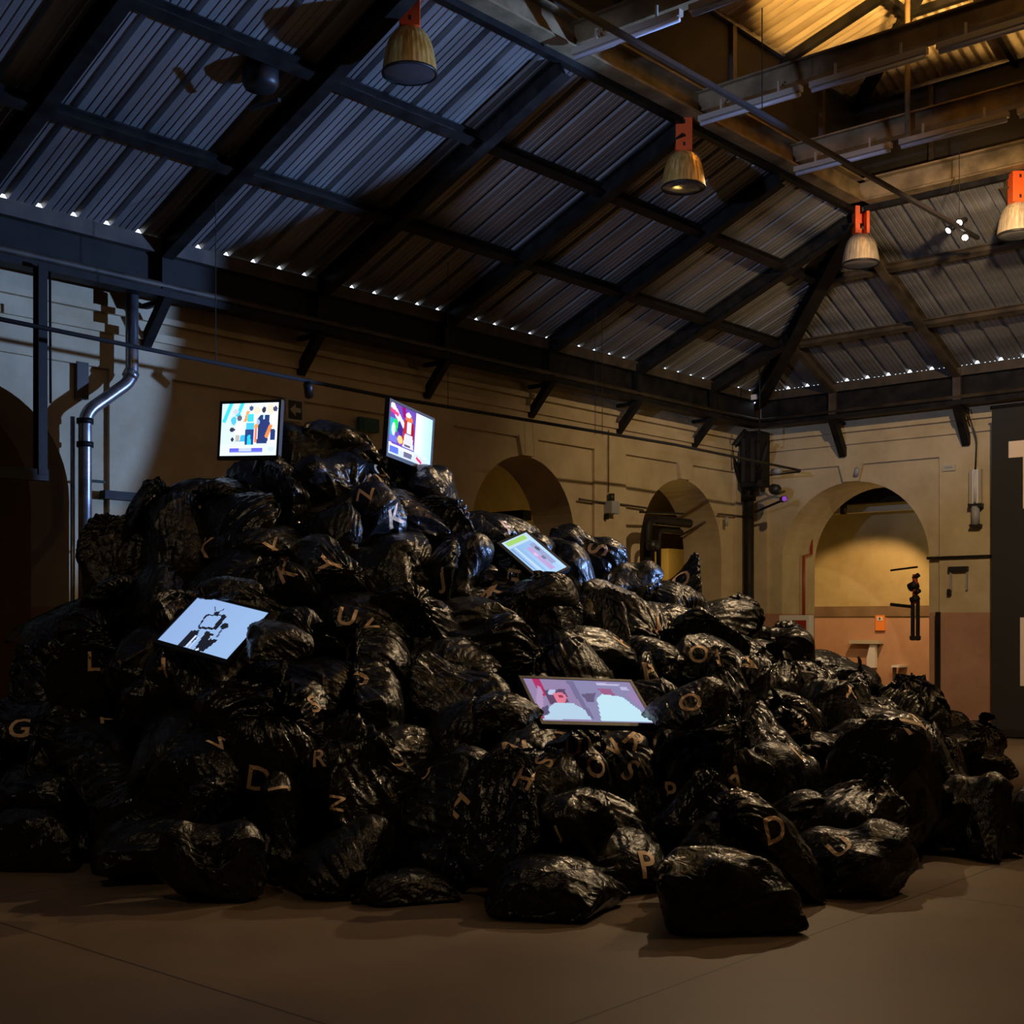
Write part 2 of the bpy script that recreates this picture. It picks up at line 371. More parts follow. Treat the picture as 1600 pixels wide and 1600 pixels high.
b.box(XW, 2.5, YW-.05, YW, 4.10, 4.42); b.box(XW, 2.5, YW-.09, YW, 4.42, 4.50); b.box(XW, 2.5, YW-.06, YW, 4.62, 4.68)
b.box(-8.02, -6.4, YW-.05, YW, 0, 4.10); b.box(XW, -10.95, YW-.05, YW, 0, 4.10)
c = -9.45
b.add([(c-.13, YW-.07, 3.84), (c+.13, YW-.07, 3.84), (c+.2, YW-.07, 4.1), (c-.2, YW-.07, 4.1), (c-.13, YW, 3.84), (c+.13, YW, 3.84), (c+.2, YW, 4.1), (c-.2, YW, 4.1)],
      [(0, 1, 2, 3), (0, 4, 5, 1), (1, 5, 6, 2), (3, 7, 4, 0)])
struct(b.build('trim_6', M['wall']))

# ================================================================ steelwork
def eave(name, a, b_, inward, label):
    """Deep eave girder: top flange, recessed web, lower chord with a round bar along it."""
    a = Vector(a); b_ = Vector(b_); iv = Vector(inward)
    e = empty(name, (a+b_)/2, label, 'beam', 'eave girders')
    MB().beam(a-iv*.06+Vector((0, 0, 5.28)), b_-iv*.06+Vector((0, 0, 5.28)), .14, .14).build('top_flange', M['brownsteel'], e)
    MB().beam(a-iv*.10+Vector((0, 0, 5.04)), b_-iv*.10+Vector((0, 0, 5.04)), .03, .36).build('web', M['steel'], e)
    m = MB().beam(a-iv*.05+Vector((0, 0, 4.82)), b_-iv*.05+Vector((0, 0, 4.82)), .18, .07)
    m.beam(a-iv*.10+Vector((0, 0, 4.88)), b_-iv*.10+Vector((0, 0, 4.88)), .05, .08).build('lower_flange', M['steel'], e)
    MB().tube([a+iv*.0+Vector((0, 0, 4.90)), b_+iv*.0+Vector((0, 0, 4.90))], .035, 10).build('rail_bar', M['brownsteel'], e, True)
    return e
eave('eave_girder', (XB, -6, 0), (XB, YBM, 0), (1, 0, 0), 'long dark steel girder under the left roof slope, above the side wall arches')
eave('eave_girder', (XB, YBM, 0), (XR, YBM, 0), (0, -1, 0), 'dark steel girder under the far roof slope, above the lit arch')
RY = [1.37+1.96*k for k in range(-2, 9)]
n_ = 0
vis = [y for y in RY if y > 4]
for y in RY:
    amax = min(3.4, YBM-y-.05); z0 = EZ-.06
    e = empty('roof_rafter', (XB, y, EZ), '', 'rafter', 'rafters of the left roof slope')
    a = Vector((XB-.02, y, EZ-.02)); b_ = Vector((XB+amax, y, EZ-.02+RISE*amax))
    MB().ibeam(a, b_, .13, .20, .018).build('web_beam', M['steel'], e)
    MB().box(XB-.02, XB+.03, y-.06, y+.06, 4.86, EZ-.05).build('post', M['steel'], e)
    for ch in e.children:
        if ch.name.startswith('web_beam'): ch.location = Vector((0, 0, -.10))
    if y < 5: e['label'] = 'dark steel rafter crossing the upper left corner of the roof'
    elif y == RY[-1]: e['label'] = 'short dark rafter of the left slope that stops at the corner hip'
    else: e['label'] = 'dark steel rafter, %s from the left on the left roof slope' % ORD[vis.index(y)]
    if y < 3: e['label'] = 'dark steel rafter of the left slope outside the view, %s behind the visible ones' % ORD[[3.33, 1.37, -.59, -2.55].index(round(y, 2))]
xs = [-9.58, -7.6, -5.62, -3.64]
for i, x in enumerate(xs):
    amax = min(3.4, x-XB-.05)
    e = empty('roof_rafter', (x, YBM, EZ), ['short brown rafter of the far slope next to the corner hip', 'brown rafter of the far slope running up to the ring corner',
              'brown rafter of the far slope right of the hanging banner edge', 'brown rafter of the far slope beyond the right edge'][i], 'rafter', 'rafters of the far roof slope')
    MB().ibeam((x, YBM+.02, EZ-.12), (x, YBM-amax, EZ-.12+RISE*amax), .12, .16, .018).build('web_beam', M['brownsteel'], e)
    MB().box(x-.06, x+.06, YBM-.03, YBM+.02, 4.86, EZ-.05).build('post', M['brownsteel'], e)
e = empty('hip_rafter', (XB, YBM, EZ), 'thick dark hip rafter rising from the room corner to the ring corner', 'rafter')
MB().ibeam((XB, YBM, EZ-.14), (RX0, RY1, RZ-.12), .18, .24, .02).build('web_beam', M['steel'], e)
MB().beam((XB+.05, YBM-.05, EZ-.25), (XB+.9, YBM-.9, EZ+.15), .05, .05).build('stay', M['steel'], e)
for (a_, z_, nm) in ((1.17, -.13, 'lower'), (2.35, -.11, 'upper')):
    z = EZ+RISE*a_+z_+.02
    tag(MB().ibeam((XB+a_, -5.5, z), (XB+a_, YBM-a_, z), .10, .12, .018, up=(-nx, 0, nz)).build('roof_purlin', M['steel']), '%s dark purlin running the length of the left roof slope' % nm, 'purlin', 'purlins')
    tag(MB().ibeam((XB+a_, YBM-a_, z), (XR-a_, YBM-a_, z), .09, .10, .018, up=(0, nx, nz)).build('roof_purlin', M['brownsteel']), '%s brown purlin running across the far roof slope' % nm, 'purlin', 'purlins')
# orange stay near the hip
tag(MB().tube([hitY(1160, 466, 16.6), hitY(1272, 446, 16.9)], .022, 8).build('stay_rod', M['red'], None, True), 'thin rust red rod across the last bay before the corner hip', 'rod')

# ring beams
def ring(a, b_, label, inw):
    a = Vector(a); b_ = Vector(b_); e = empty('ring_beam', (a+b_)/2, label, 'beam', 'ring beams of the roof lantern')
    MB().ibeam(a+Vector((0, 0, .12)), b_+Vector((0, 0, .12)), .2, .28, .022).build('ochre_beam', M['ochresteel'], e)
    i = Vector(inw)*-.12
    MB().beam(a+i+Vector((0, 0, -.05)), b_+i+Vector((0, 0, -.05)), .08, .07).build('edge_angle', M['steel'], e)
    return e
ring((RX0+.1, RY0, RZ), (RX0+.1, RY1, RZ), 'ochre painted ring beam along the top of the left roof slope', (1, 0, 0))
ring((RX0, RY1-.1, RZ), (RX1, RY1-.1, RZ), 'ochre painted ring beam along the top of the far roof slope', (0, -1, 0))
names = {7.25: 'at the very top of the view', 9.25: 'nearest the camera in view', 11.3: 'in the middle, in front of the lit lantern roof', 13.25: 'farthest, last before the far ring beam'}
for y, nm in names.items():
    tag(MB().ibeam((RX0+.1, y, RZ+.14), (RX1, y, RZ+.14), .12, .22, .018).build('cross_beam', M['ochresteel']), 'ochre steel beam spanning the lantern opening, %s' % nm, 'beam', 'beams across the lantern opening')
    seg = 0
    x = RX0+.22
    while x < RX1-1.2:
        e = empty('tube_light', (x+.58, y-.16, RZ-.12), 'unlit fluorescent batten under the lantern beam %s, %s from the left' % ({7.25: 'at the top edge', 9.25: 'nearest the camera', 11.3: 'in the middle', 13.25: 'farthest away'}[y], ORD[seg]), 'light fitting', 'fluorescent battens under the lantern beams')
        MB().box(x, x+1.16, y-.19, y-.13, RZ-.125, RZ-.07).build('housing', M['batten'], e)
        MB().tube([(x+.02, y-.16, RZ-.15), (x+1.14, y-.16, RZ-.15)], .022, 10).build('tube', M['tube'], e, True)
        MB().box(x+.25, x+.27, y-.17, y-.15, RZ-.07, RZ+.04).box(x+.9, x+.92, y-.17, y-.15, RZ-.07, RZ+.04).build('hanger', M['batten'], e)
        x += 1.25; seg += 1
# lantern rafters and purlin
for k, y in enumerate((3.4, 5.37, 7.33, 9.29, 11.25, 13.2)):
    am = min(3.1, RY1-y); tag(MB().beam((RX0, y, LZ-.06), (RX0+am, y, LZ-.06+UR*am), .07, .10).build('lantern_rafter', M['steel']), 'dark rafter under the lit lantern roof, %s from the corner' % ORD[5-k], 'rafter', 'rafters of the lantern roof')
for x in (-5.5, -4.5, -3.4):
    am = min(x-RX0, RX1-x); tag(MB().beam((x, RY1, LZ-.06), (x, RY1-am, LZ-.06+UR*am), .06, .08).build('lantern_rafter', M['steel']), 'dark rafter on the far side of the lit lantern roof, %s from the corner' % {-5.5: 'nearest', -4.5: 'next', -3.4: 'third'}[x], 'rafter', 'rafters of the lantern roof')
tag(MB().beam((RX0, RY1, LZ-.06), (RX0+3.1, RY1-3.1, LZ-.06+UR*3.1), .12, .12).build('lantern_hip', M['steel']), 'dark hip rafter in the corner of the lit lantern roof', 'rafter')
tag(MB().beam((RX0+1.25, RY0, LZ+UR*1.25-.07), (RX0+1.25, RY1-1.25, LZ+UR*1.25-.07), .08, .08).build('lantern_purlin', M['steel']), 'dark purlin under the left side of the lantern roof', 'purlin')
tag(MB().beam((RX0+1.25, RY1-1.25, LZ+UR*1.25-.07), (RX1-1.25, RY1-1.25, LZ+UR*1.25-.07), .08, .08).build('lantern_purlin', M['steel']), 'dark purlin under the far side of the lantern roof', 'purlin')
c = hitY(1418, 24, 13.1)
tag(MB().tube([(c.x, 13.1, LZ+.3), (c.x, 13.1, RZ-.12)], .03, 8).build('drop_pole', M['ochresteel'], None, True), 'thin vertical pole hanging from the lantern roof to the farthest batten', 'pole')

# wall brackets
k = 0
for y in RY:
    if y < 4: continue
    e = MB().beam((XB+.02, y, 4.80), (XW+.04, y, 4.38), .10, .09)
    e.beam((XB-.03, y, 4.76), (XW+.03, y, 4.76), .05, .05)
    tag(e.build('wall_bracket', M['steel']), 'dark diagonal steel bracket under the left girder, %s from the left' % ORD[k], 'bracket', 'brackets under the eave girders'); k += 1
for i, x in enumerate(xs[:3]):
    e = MB().beam((x, YBM-.02, 4.80), (x, YW-.04, 4.26), .11, .12); e.beam((x, YBM+.03, 4.76), (x, YW-.03, 4.76), .05, .05)
    tag(e.build('wall_bracket', M['steel']), ['dark steel bracket above the left shoulder of the lit arch', 'dark steel bracket left of the hanging banner', 'dark steel bracket hidden behind the hanging banner'][i], 'bracket', 'brackets under the eave girders')

# ================================================================ lamps and tracks
def pendant(loc, turn, label, opened=False, tilt=0, pale=False):
    e = empty('pendant_lamp', (0, 0, 0), label, 'lamp', 'orange and gold industrial pendant lamps')
    m = MB()
    if opened:
        m.box(-.09, -.03, -.085, .085, .37, .72).box(.05, .09, -.085, .085, .37, .72).box(-.09, .09, .07, .085, .37, .72)
    else: m.box(-.085, .085, -.085, .085, .37, .72)
    g = m.build('gear_box', M['orange'], e, bevel=.006)
    MB().box(-.012, .012, -.0885, -.085, .41, .45).box(-.012, .012, -.0885, -.085, .64, .68).build('vent_slot', M['black'], g)
    prof = [(.07, .372), (.10, .362), (.135, .335), (.165, .29), (.187, .235), (.203, .17), (.215, .10), (.226, .02)]
    MB().lathe(prof, (0, 0, 0), 64, .005).build('dome', M['palegold'] if pale else M['gold'], e, False)
    MB().lathe([(.225, .02), (.232, .008), (.230, -.004), (.218, -.004)], (0, 0, 0), 48).build('rim', M['black'], e, True)
    MB().lathe([(.22, .004), (.2, -.002), (.12, -.008), (.001, -.01)], (0, 0, 0), 48).build('lens', M['greylens'] if pale else M['lens'], e, True)
    MB().tube([(0, 0, .72), (0, 0, .80)], .015, 8).build('hook', M['steel'], e, True)
    e.location = loc; e.rotation_euler = (math.radians(tilt), 0, turn); return e
def at2(px, z): 
    u = (px-800)/F; return Vector(((CS*u-SN)*z, (SN*u+CS)*z, 0))
for (px, z, hz, turn, lab, op) in ((640, 10.67, 6.13, ANG+.1, 'gold domed pendant lamp at the top edge, nearest the camera', False),
                                   (1068, 13.4, 6.11, ANG-.05, 'gold domed pendant lamp below the middle of the ring beam, second from the left', False),
                                   (1345, 16.2, 6.10, ANG, 'gold domed pendant lamp at the ring corner with a pale lens', True),
                                   (1590, 14.9, 6.07, ANG, 'gold domed pendant lamp cut by the right edge of the picture', False)):
    v = at2(px, z); pendant((v.x, v.y, hz), turn, lab, op, 0, px > 1300)

e = empty('lighting_track', (-6, 10, 6.17), 'long black lighting track crossing below the ring beams towards the lit spotlights', 'track')
MB().box(-6.022, -5.978, 4.0, 15.15, 6.15, 6.19).build('rail', M['black'], e)
for y in (6.4, 10.2, 14.6): MB().tube([(-6, y, 6.19), (-6, y, RZ+.3)], .005, 6).build('suspension_wire', M['black'], e)
sp_ = [(-6.0, 14.62, 6.02, (-8.3, 12.6, 4.6), 'leftmost of the three lit spotlights at the end of the track'),
       (-6.0, 14.86, 6.0, (-5.2, 13.0, 5.2), 'lowest right of the three lit spotlights at the end of the track'),
       (-6.0, 14.95, 6.12, (-6.6, 12.2, 5.8), 'uppermost of the three lit spotlights at the end of the track')]
for (px, py, tg, lab) in ((1482, 360, (-9.5, 10.5, 2.0), sp_[0][4]), (1508, 371, (-5.0, 10.0, 2.0), sp_[1][4]), (1499, 348, (-7.0, 9.0, 3.4), sp_[2][4])):
    c = deep(px, py, 15.05); d = (Vector(tg)-c).normalized()
    e = empty('track_spotlight', c, lab, 'spotlight', 'lit spotlights on the track')
    MB().tube([c-d*.14, c-d*.02, c+d*.0], [.03, .045, .05], 14).build('barrel', M['black'], e, True)
    MB().tube([c+d*.002, c+d*.008], [.034, .034], 16).build('lit_face', M['spotface'], e)
    MB().tube([c-d*.08, Vector((-6, c.y, 6.15))], .012, 6).build('arm', M['black'], e)

e = empty('lighting_track', (-10, 10, 4.05), 'thin black rod hung along the whole left wall below the girder', 'rod')
a = hitX(-120, 474, -10); bq = hitX(1250, 735, -10)
MB().tube([a, hitX(267, 553, -10), hitX(605, 620, -10), hitX(1056, 695, -10), bq], .02, 8).build('rail', M['blackrough'], e, True)
for px in (337, 700, 930, 941): 
    t0 = hitX(px, 553+(px-267)*.19, -10); MB().tube([t0, t0+Vector((0, 0, 1.6))], .004, 6).build('suspension_wire', M['black'], e)
t0 = hitX(482, 600, -10)
e2 = empty('track_spotlight', t0, 'small black unlit spotlight hanging from the wall rod above the pile', 'spotlight')
MB().tube([t0+Vector((0, 0, .05)), t0-Vector((0, 0, .03))], .015, 8).build('arm', M['black'], e2)
MB().tube([t0+Vector((.05, -.05, -.02)), t0+Vector((-.05, .05, -.1))], .045, 12).build('barrel', M['black'], e2, True)
# round black loudspeaker under the roof
c = hitX(407, 122, -8.75)
e = empty('ceiling_speaker', c, 'round black loudspeaker hanging under the blue lit roof sheets', 'speaker')
MB().lathe([(.001, .13), (.12, .12), (.15, .07), (.155, -.04), (.13, -.09), (.001, -.09)], tuple(c), 24).build('housing', M['black'], e, True)
MB().beam(c+Vector((-.15, 0, -.22)), c+Vector((.25, 0, -.25)), .03, .03).build('bracket', M['black'], e)
MB().tube([c+Vector((0, 0, .1)), c+Vector((0, 0, .35))], .02, 8).build('hanger', M['black'], e)
# white box by the ring
c = hitY(1430, 318, 15.6)
tag(MB().box(c.x-.1, c.x+.1, 15.5, 15.6, c.z-.1, c.z+.1).build('junction_box', M['white'], bevel=.006), 'small white box under the far roof slope beside the ring beam', 'box')

# ================================================================ left wall fittings
e = empty('steel_frame', (-10.85, 5.6, 2.85), 'dark steel hanging frame at the left edge in front of the first arch', 'frame')
a = hitX(63, 425, -10.8); bq = hitX(60, 742, -10.8)
MB().ibeam((-10.8, a.y, 4.80), (-10.8, a.y, bq.z), .085, .10, .014, up=(1, 0, 0)).build('post', M['steel'], e)
MB().beam((-10.8, a.y+.06, bq.z), (-10.8, 3.0, bq.z-.06), .08, .1).build('cross_bar', M['steel'], e)
tag(MB().tube([hitX(78, 424, -10.88), hitX(79, 630, -10.88)], .012, 8).build('drop_rod', M['steel'], None, True), 'thin dark rod hanging beside the steel frame at the left edge', 'rod')
def bend(pts, r, seg=6):
    pts = [Vector(p) for p in pts]; out = [pts[0]]
    for i in range(1, len(pts)-1):
        a = (pts[i-1]-pts[i]).normalized(); c_ = (pts[i+1]-pts[i]).normalized()
        p0 = pts[i]+a*r; p1 = pts[i]+c_*r
        for k in range(seg+1):
            t = k/seg; out.append(p0*(1-t)**2+pts[i]*2*t*(1-t)+p1*t*t)
    out.append(pts[-1]); return out
e = empty('downpipe', (-11.05, 6.47, 0), 'grey zinc rainwater pipe with a sloping offset on the left wall', 'pipe')
MB().tube(bend([(-11.05, 6.47, 0), (-11.05, 6.47, 3.58), (-11.05, 6.97, 3.96), (-11.05, 6.97, 4.78)], .12), .062, 16).build('pipe_run', M['zinc'], e, True)
for z in (3.26, 3.48): MB().tube([(-11.05, 6.47, z), (-11.05, 6.47, z+.05)], .078, 16).build('pipe_clamp', M['steel'], e, True)
MB().tube([(-11.05, 6.94, 3.98), (-11.05, 6.97, 4.04)], .075, 16).build('pipe_clamp', M['zinc'], e, True)
for z in (2.95, 2.3): MB().beam((-11.05, 6.5, z), (-11.05, 6.68, z), .03, .025).build('wall_pin', M['steel'], e)
tag(MB().tube([(-11.15, 6.40, 0), (-11.15, 6.40, 3.55)], .022, 10).build('thin_pipe', M['zinc'], None, True), 'slim pale pipe just left of the zinc downpipe', 'pipe')
tag(MB().box(-11.3, -11.24, 6.5, 6.62, 3.75, 4.1).build('cable_duct', M['brownsteel']), 'short brown vertical duct above the downpipe bend', 'duct')
a = hitX(160, 771, -11.2); bq = hitX(262, 781, -11.2)
tag(MB().box(-11.25, -11.15, a.y, bq.y+.2, a.z-.05, a.z+.03).build('wall_bar', M['steel']), 'short dark horizontal bar fixed to the wall right of the downpipe', 'bar')
def exit_sign(px, py, w_, h_, label, body, arrow):
    c = hitX(px, py, -11.2); e = empty('exit_sign', c, label, 'sign')
    MB().box(-11.25, -11.19, c.y-w_/2, c.y+w_/2, c.z-h_/2, c.z+h_/2).build('frame', M['cream'] if arrow else M['green'], e)
    MB().box(-11.195, -11.18, c.y-w_*.36, c.y+w_*.36, c.z-h_*.40, c.z+h_*.40).build('panel', body, e)
    if arrow:
        m = MB(); X = -11.176; y, z = c.y, c.z
        m.add([(X, y-.08, z), (X, y-.0, z+.07), (X, y, z+.025), (X, y+.07, z+.025), (X, y+.07, z-.025), (X, y, z-.025), (X, y, z-.07)], [(0, 1, 2, 3, 4, 5, 6)])
        m.build('arrow', M['cream'], e)
exit_sign(460, 641, .25, .25, 'square dark exit sign with a pale arrow beside the upper left screen', M['darkgreen'], True)
exit_sign(577, 664, .30, .16, 'dark green exit sign half hidden behind the top bags', M['green'], False)
# bulkhead lamp and conduit
c = hitX(958, 792, -11.15)
e = empty('alarm_box', c, 'grey alarm box on the wall between the two small arches', 'box')
MB().box(-11.25, -11.1, c.y-.09, c.y+.09, c.z-.1, c.z+.08).build('case', M['grey'], e, bevel=.01)
MB().tube([(-11.18, c.y, c.z+.08), (-11.18, c.y, c.z+.19)], .045, 12).build('beacon', M['black'], e, True)
MB().box(-11.23, -11.19, c.y-.1, c.y-.05, c.z-.18, c.z-.1).build('cable_stub', M['steel'], e)
e = empty('wall_conduit', (-11.22, 16, 3.4), 'thin conduit running along the left wall into the corner', 'conduit')
for (p0, p1) in (((905, 780), (945, 786)), ((970, 788), (1010, 794)), ((1122, 803), (1180, 809))):
    MB().tube([hitX(*p0, -11.23), hitX(*p1, -11.23)], .016, 8).build('pipe_run', M['brownsteel'], e, True)
a = hitX(1062, 838, -11.9); bq = hitX(1120, 805, -11.35)
MB().tube([a, bq], .018, 8).build('pipe_run', M['brownsteel'], e, True)
MB().tube([hitX(1135, 808, -11.2), hitX(1135, 822, -11.2)], .03, 8).build('outlet', M['grey'], e, True)
c = hitX(951, 680, -11.2)
tag(MB().tube([hitX(951, 672, -11.22), hitX(951, 770, -11.22)], .008, 6).build('thin_cable', M['brownsteel'], None, True), 'thin vertical cable dropping to the grey alarm box', 'cable')
# black bent duct pipe at the second small arch
e = empty('bent_pipe', (-10.75, 15.2, 0), 'thick dark bent pipe with a round valve in front of the right hand small arch', 'pipe')
MB().tube(bend([(-10.8, 15.17, 0), (-10.8, 15.17, 3.1), (-10.8, 16.25, 3.1)], .2), .07, 16).build('pipe_run', M['steel'], e, True)
MB().tube(bend([(-10.7, 15.32, 2.3), (-10.7, 15.32, 2.95), (-10.7, 15.9, 2.95)], .12), .035, 12).build('pipe_run', M['steel'], e, True)
c = hitX(1021, 853, -10.65); MB().tube([c+Vector((-.06, 0, 0)), c+Vector((.05, -.02, 0))], .085, 16).build('valve', M['black'], e, True)
MB().tube([c, Vector((-10.8, 15.17, c.z))], .03, 8).build('branch', M['steel'], e)
a = hitX(1000, 800, -10.9); bq = hitX(1068, 803, -10.9)
MB().beam(a, bq, .03, .03).build('rail', M['steel'], e)
# jamb of lit doorway seen through the arch
tag(MB().box(-13.5, -13.2, 19.2, 19.75, 0, 2.95).build('lit_pier', M['room']), 'bright yellow pier glimpsed through the right hand small arch', 'pier')
tag(MB().box(-14.9, -13.0, 15.0, 15.2, 3.2, 3.35).build('room_beam', M['steel']), 'dark beam in the side room seen through the middle arch', 'beam')
# corner column with hopper and struts
e = empty('corner_column', (-11.0, 18.5, 0), 'dark corner column with a rainwater hopper and bent struts at its top', 'column')
c = hitY(1170, 800, 18.5)
MB().tube([(c.x, 18.5, 0), (c.x, 18.5, 4.2)], .085, 14).build('shaft', M['steel'], e, True)
MB().tube([(c.x, 18.5, 3.62), (c.x, 18.5, 3.9)], .12, 14).build('collar', M['steel'], e, True)
MB().box(c.x-.02, c.x+.34, 18.25, 18.6, 3.82, 4.72).build('hopper', M['steel'], e, bevel=.02)
MB().box(c.x+.03, c.x+.1, 18.22, 18.26, 3.9, 4.6).box(c.x+.2, c.x+.27, 18.22, 18.26, 3.9, 4.6).build('hopper_rib', M['black'], e)
q0, q1, q2 = hitY(1166, 770, 18.4), hitY(1140, 706, 18.2), hitY(1166, 672, 18.3)
MB().tube(bend([q0, q1, q2], .1), .045, 12).build('strut', M['steel'], e, True)
q0, q1 = hitY(1180, 765, 18.3), hitY(1200, 690, 18.2)
MB().tube([q0, q1], .04, 12).build('strut', M['steel'], e, True)
MB().tube([hitY(1187, 520, 17.3), hitY(1187, 690, 17.3)], .012, 6).tube([hitY(1187, 690, 17.3), hitY(1180, 690, 18.3)], .01, 6).build('drop_rod', M['steel'], e, True)
c = hitY(1180, 622, 18.2)
tag(MB().box(c.x-.05, c.x+.05, 18.15, 18.2, c.z-.03, c.z+.05).build('corner_fitting', M['white']), 'small pale fitting on the girder in the room corner', 'fitting')
# two stage lights beside the column
c = hitY(1217, 768, 18.1)
e = empty('stage_light', c, 'black stage light with a purple glowing lens beside the corner column', 'spotlight')
MB().tube([c+Vector((-.12, .05, .05)), c+Vector((.02, -.12, .02))], .085, 14).build('body', M['black'], e, True)
q = hitY(1226, 780, 18.0)
MB().tube([q+Vector((-.05, .02, 0)), q+Vector((.03, -.06, 0))], .05, 14).build('lower_body', M['black'], e, True)
MB().tube([q+Vector((.03, -.06, 0)), q+Vector((.035, -.07, 0))], .04, 14).build('glowing_lens', M['purple'], e)
MB().tube([hitY(1180, 745, 18.3), hitY(1250, 737, 18.0)], .015, 8).build('arm', M['black'], e)
MB().tube([hitY(1180, 800, 18.3), hitY(1222, 782, 18.1)], .02, 8).build('arm', M['steel'], e)
c = hitY(1214, 736, 18.1)
tag(MB().tube([c+Vector((-.1, .05, 0)), c+Vector((.08, -.05, 0))], .05, 12).build('security_camera', M['grey'], None, True), 'small grey security camera above the purple stage light', 'camera')

# ================================================================ far wall fittings
c = hitY(1525, 780, 18.7)
e = empty('wall_lamp', (c.x, 18.7, 3.0), 'slim vertical tube wall lamp beside the hanging banner', 'lamp')
MB().box(c.x-.09, c.x-.05, 18.66, 18.72, 3.35, 3.86).box(c.x+.05, c.x+.09, 18.66, 18.72, 3.35, 3.86).build('side_frame', M['batten'], e)
MB().box(c.x-.05, c.x+.05, 18.69, 18.74, 3.35, 3.86).build('back_plate', M['white'], e)
MB().tube([(c.x, 18.66, 3.38), (c.x, 18.66, 3.84)], .02, 10).build('tube', M['tube'], e, True)
MB().box(c.x-.10, c.x+.10, 18.64, 18.74, 3.30, 3.36).box(c.x-.08, c.x+.08, 18.64, 18.74, 3.02, 3.06).build('cap', M['black'], e)
MB().tube([(c.x, 18.68, 3.05), (c.x, 18.68, 3.32)], .06, 14).build('lower_tube', M['grey'], e, True)
MB().tube(bend([(c.x, 18.68, 3.86), (c.x+.02, 18.68, 4.3), (c.x-.1, 18.6, 4.75)], .1), .012, 6).build('cable', M['black'], e, True)
tag(MB().box(-8.06, -8.0, 18.72, 18.77, .0, 1.78).build('floor_conduit', M['steel']), 'dark vertical conduit rising from the floor right of the lit arch', 'conduit')
tag(MB().box(-8.2, -7.0, 18.73, 18.77, 2.57, 2.61).build('level_conduit', M['steel']), 'thin horizontal conduit from the arch to the banner', 'conduit')
e = empty('wall_hook_rail', (-7.7, 18.75, 2.1), 'dark bar with two thin legs fixed under the horizontal conduit', 'rail')
MB().box(-7.86, -7.57, 18.70, 18.77, 2.38, 2.45).build('bar', M['black'], e)
MB().box(-7.84, -7.82, 18.73, 18.77, 2.10, 2.38).build('bracket', M['grey'], e); MB().box(-7.60, -7.58, 18.73, 18.77, 2.10, 2.38).build('bracket', M['grey'], e)
MB().box(-7.88, -7.83, 18.72, 18.77, 2.02, 2.12).build('hook', M['black'], e)
e = empty('small_sign', (-7.9, 18.76, 4.0), 'tiny white paper sign high on the wall right of the arch', 'sign')
c = hitY(1483, 731, 18.76)
MB().box(c.x-.1, c.x+.1, 18.74, 18.77, c.z-.045, c.z+.045).build('paper', M['cream'], e)
MB().box(c.x-.06, c.x+.06, 18.735, 18.74, c.z-.01, c.z+.02).build('printed_line', M['grey'], e)
c = hitY(1337, 744, 18.75)
tag(MB().tube([c, c+Vector((.05, -.03, .12))], .04, 10).build('sensor', M['grey'], None, True), 'small grey sensor on the keystone above the lit arch', 'sensor')
# standpipe at the right jamb of the lit arch
e = empty('standpipe', (-8.32, 18.7, 1.3), 'dark red fire valve and pipes at the right jamb of the lit arch', 'valve')
MB().box(-8.42, -8.38, 18.66, 18.72, 1.35, 1.95).box(-8.34, -8.30, 18.66, 18.72, 1.35, 1.95).box(-8.43, -8.29, 18.64, 18.73, 1.36, 1.42).build('hose_rack', M['black'], e)
MB().tube([(-8.36, 18.68, 1.9), (-8.36, 18.68, 2.35)], .04, 10).build('riser', M['red'], e, True)
for z, r_, dx in ((1.95, .07, 0), (2.06, .05, .05), (2.15, .085, -.03), (2.29, .045, .03)): MB().tube([(-8.41+dx, 18.68, z), (-8.31+dx*.5, 18.66, z+.05)], r_*.8, 10).build('valve_wheel', M['steel'], e, True)
MB().tube([(-8.75, 18.68, 2.42), (-8.32, 18.68, 2.46)], .015, 8).tube([(-8.75, 18.68, 1.9), (-8.4, 18.68, 1.86)], .025, 8).build('branch', M['steel'], e)
# hanging banner with letters
e = empty('hanging_banner', (-5.6, 18.2, .03), 'tall black hanging banner with big white letters at the right edge', 'banner')
MB().box(-7.0, -3.8, 18.17, 18.2, .12, 4.63).build('cloth', M['blackrough'], e)
MB().tube([(-7.02, 18.185, 4.65), (-3.78, 18.185, 4.65)], .03, 10).build('top_bar', M['black'], e, True)
MB().box(-7.02, -3.78, 18.15, 18.22, .03, .12).build('bottom_bar', M['black'], e)
m = MB(); m.box(-6.76, -6.06, 18.160, 18.17, 3.92, 4.15).box(-6.56, -6.26, 18.160, 18.17, 3.2, 3.92)
m.build('printed_letter', M['signwhite'], e)
m = MB(); m.box(-6.6, -6.36, 18.160, 18.17, .74, 1.69)
m.build('printed_letter', M['signwhite'], e)
# back room things
struct(MB().box(-12.7, -5.2, 22.27, 22.3, 1.74, 1.93).build('trim_7', M['band']))
c = hitY(1376, 973, 22.28)
e = empty('safety_sign', (c.x, 22.28, 1.5), 'orange safety sign with a white mark on the far room wall', 'sign')
MB().box(c.x-.09, c.x+.09, 22.25, 22.29, 1.48, 1.76).build('plate', M['signorange'], e)
MB().box(c.x-.05, c.x+.05, 22.24, 22.25, 1.66, 1.73).build('white_mark', M['white'], e)
MB().box(c.x-.015, c.x+.015, 22.235, 22.24, 1.68, 1.72).build('dark_mark', M['black'], e)
e = empty('wash_basin', (-10.95, 22.1, 0), 'white ledge and fitting on the brightly lit far room wall', 'basin')
c0 = hitY(1330, 1003, 22.2); c1 = hitY(1377, 1003, 22.2); MB().box(c0.x, c1.x, 22.1, 22.3, c0.z-.03, c0.z+.03).build('ledge', M['cream'], e)
c0 = hitY(1352, 1035, 22.1)
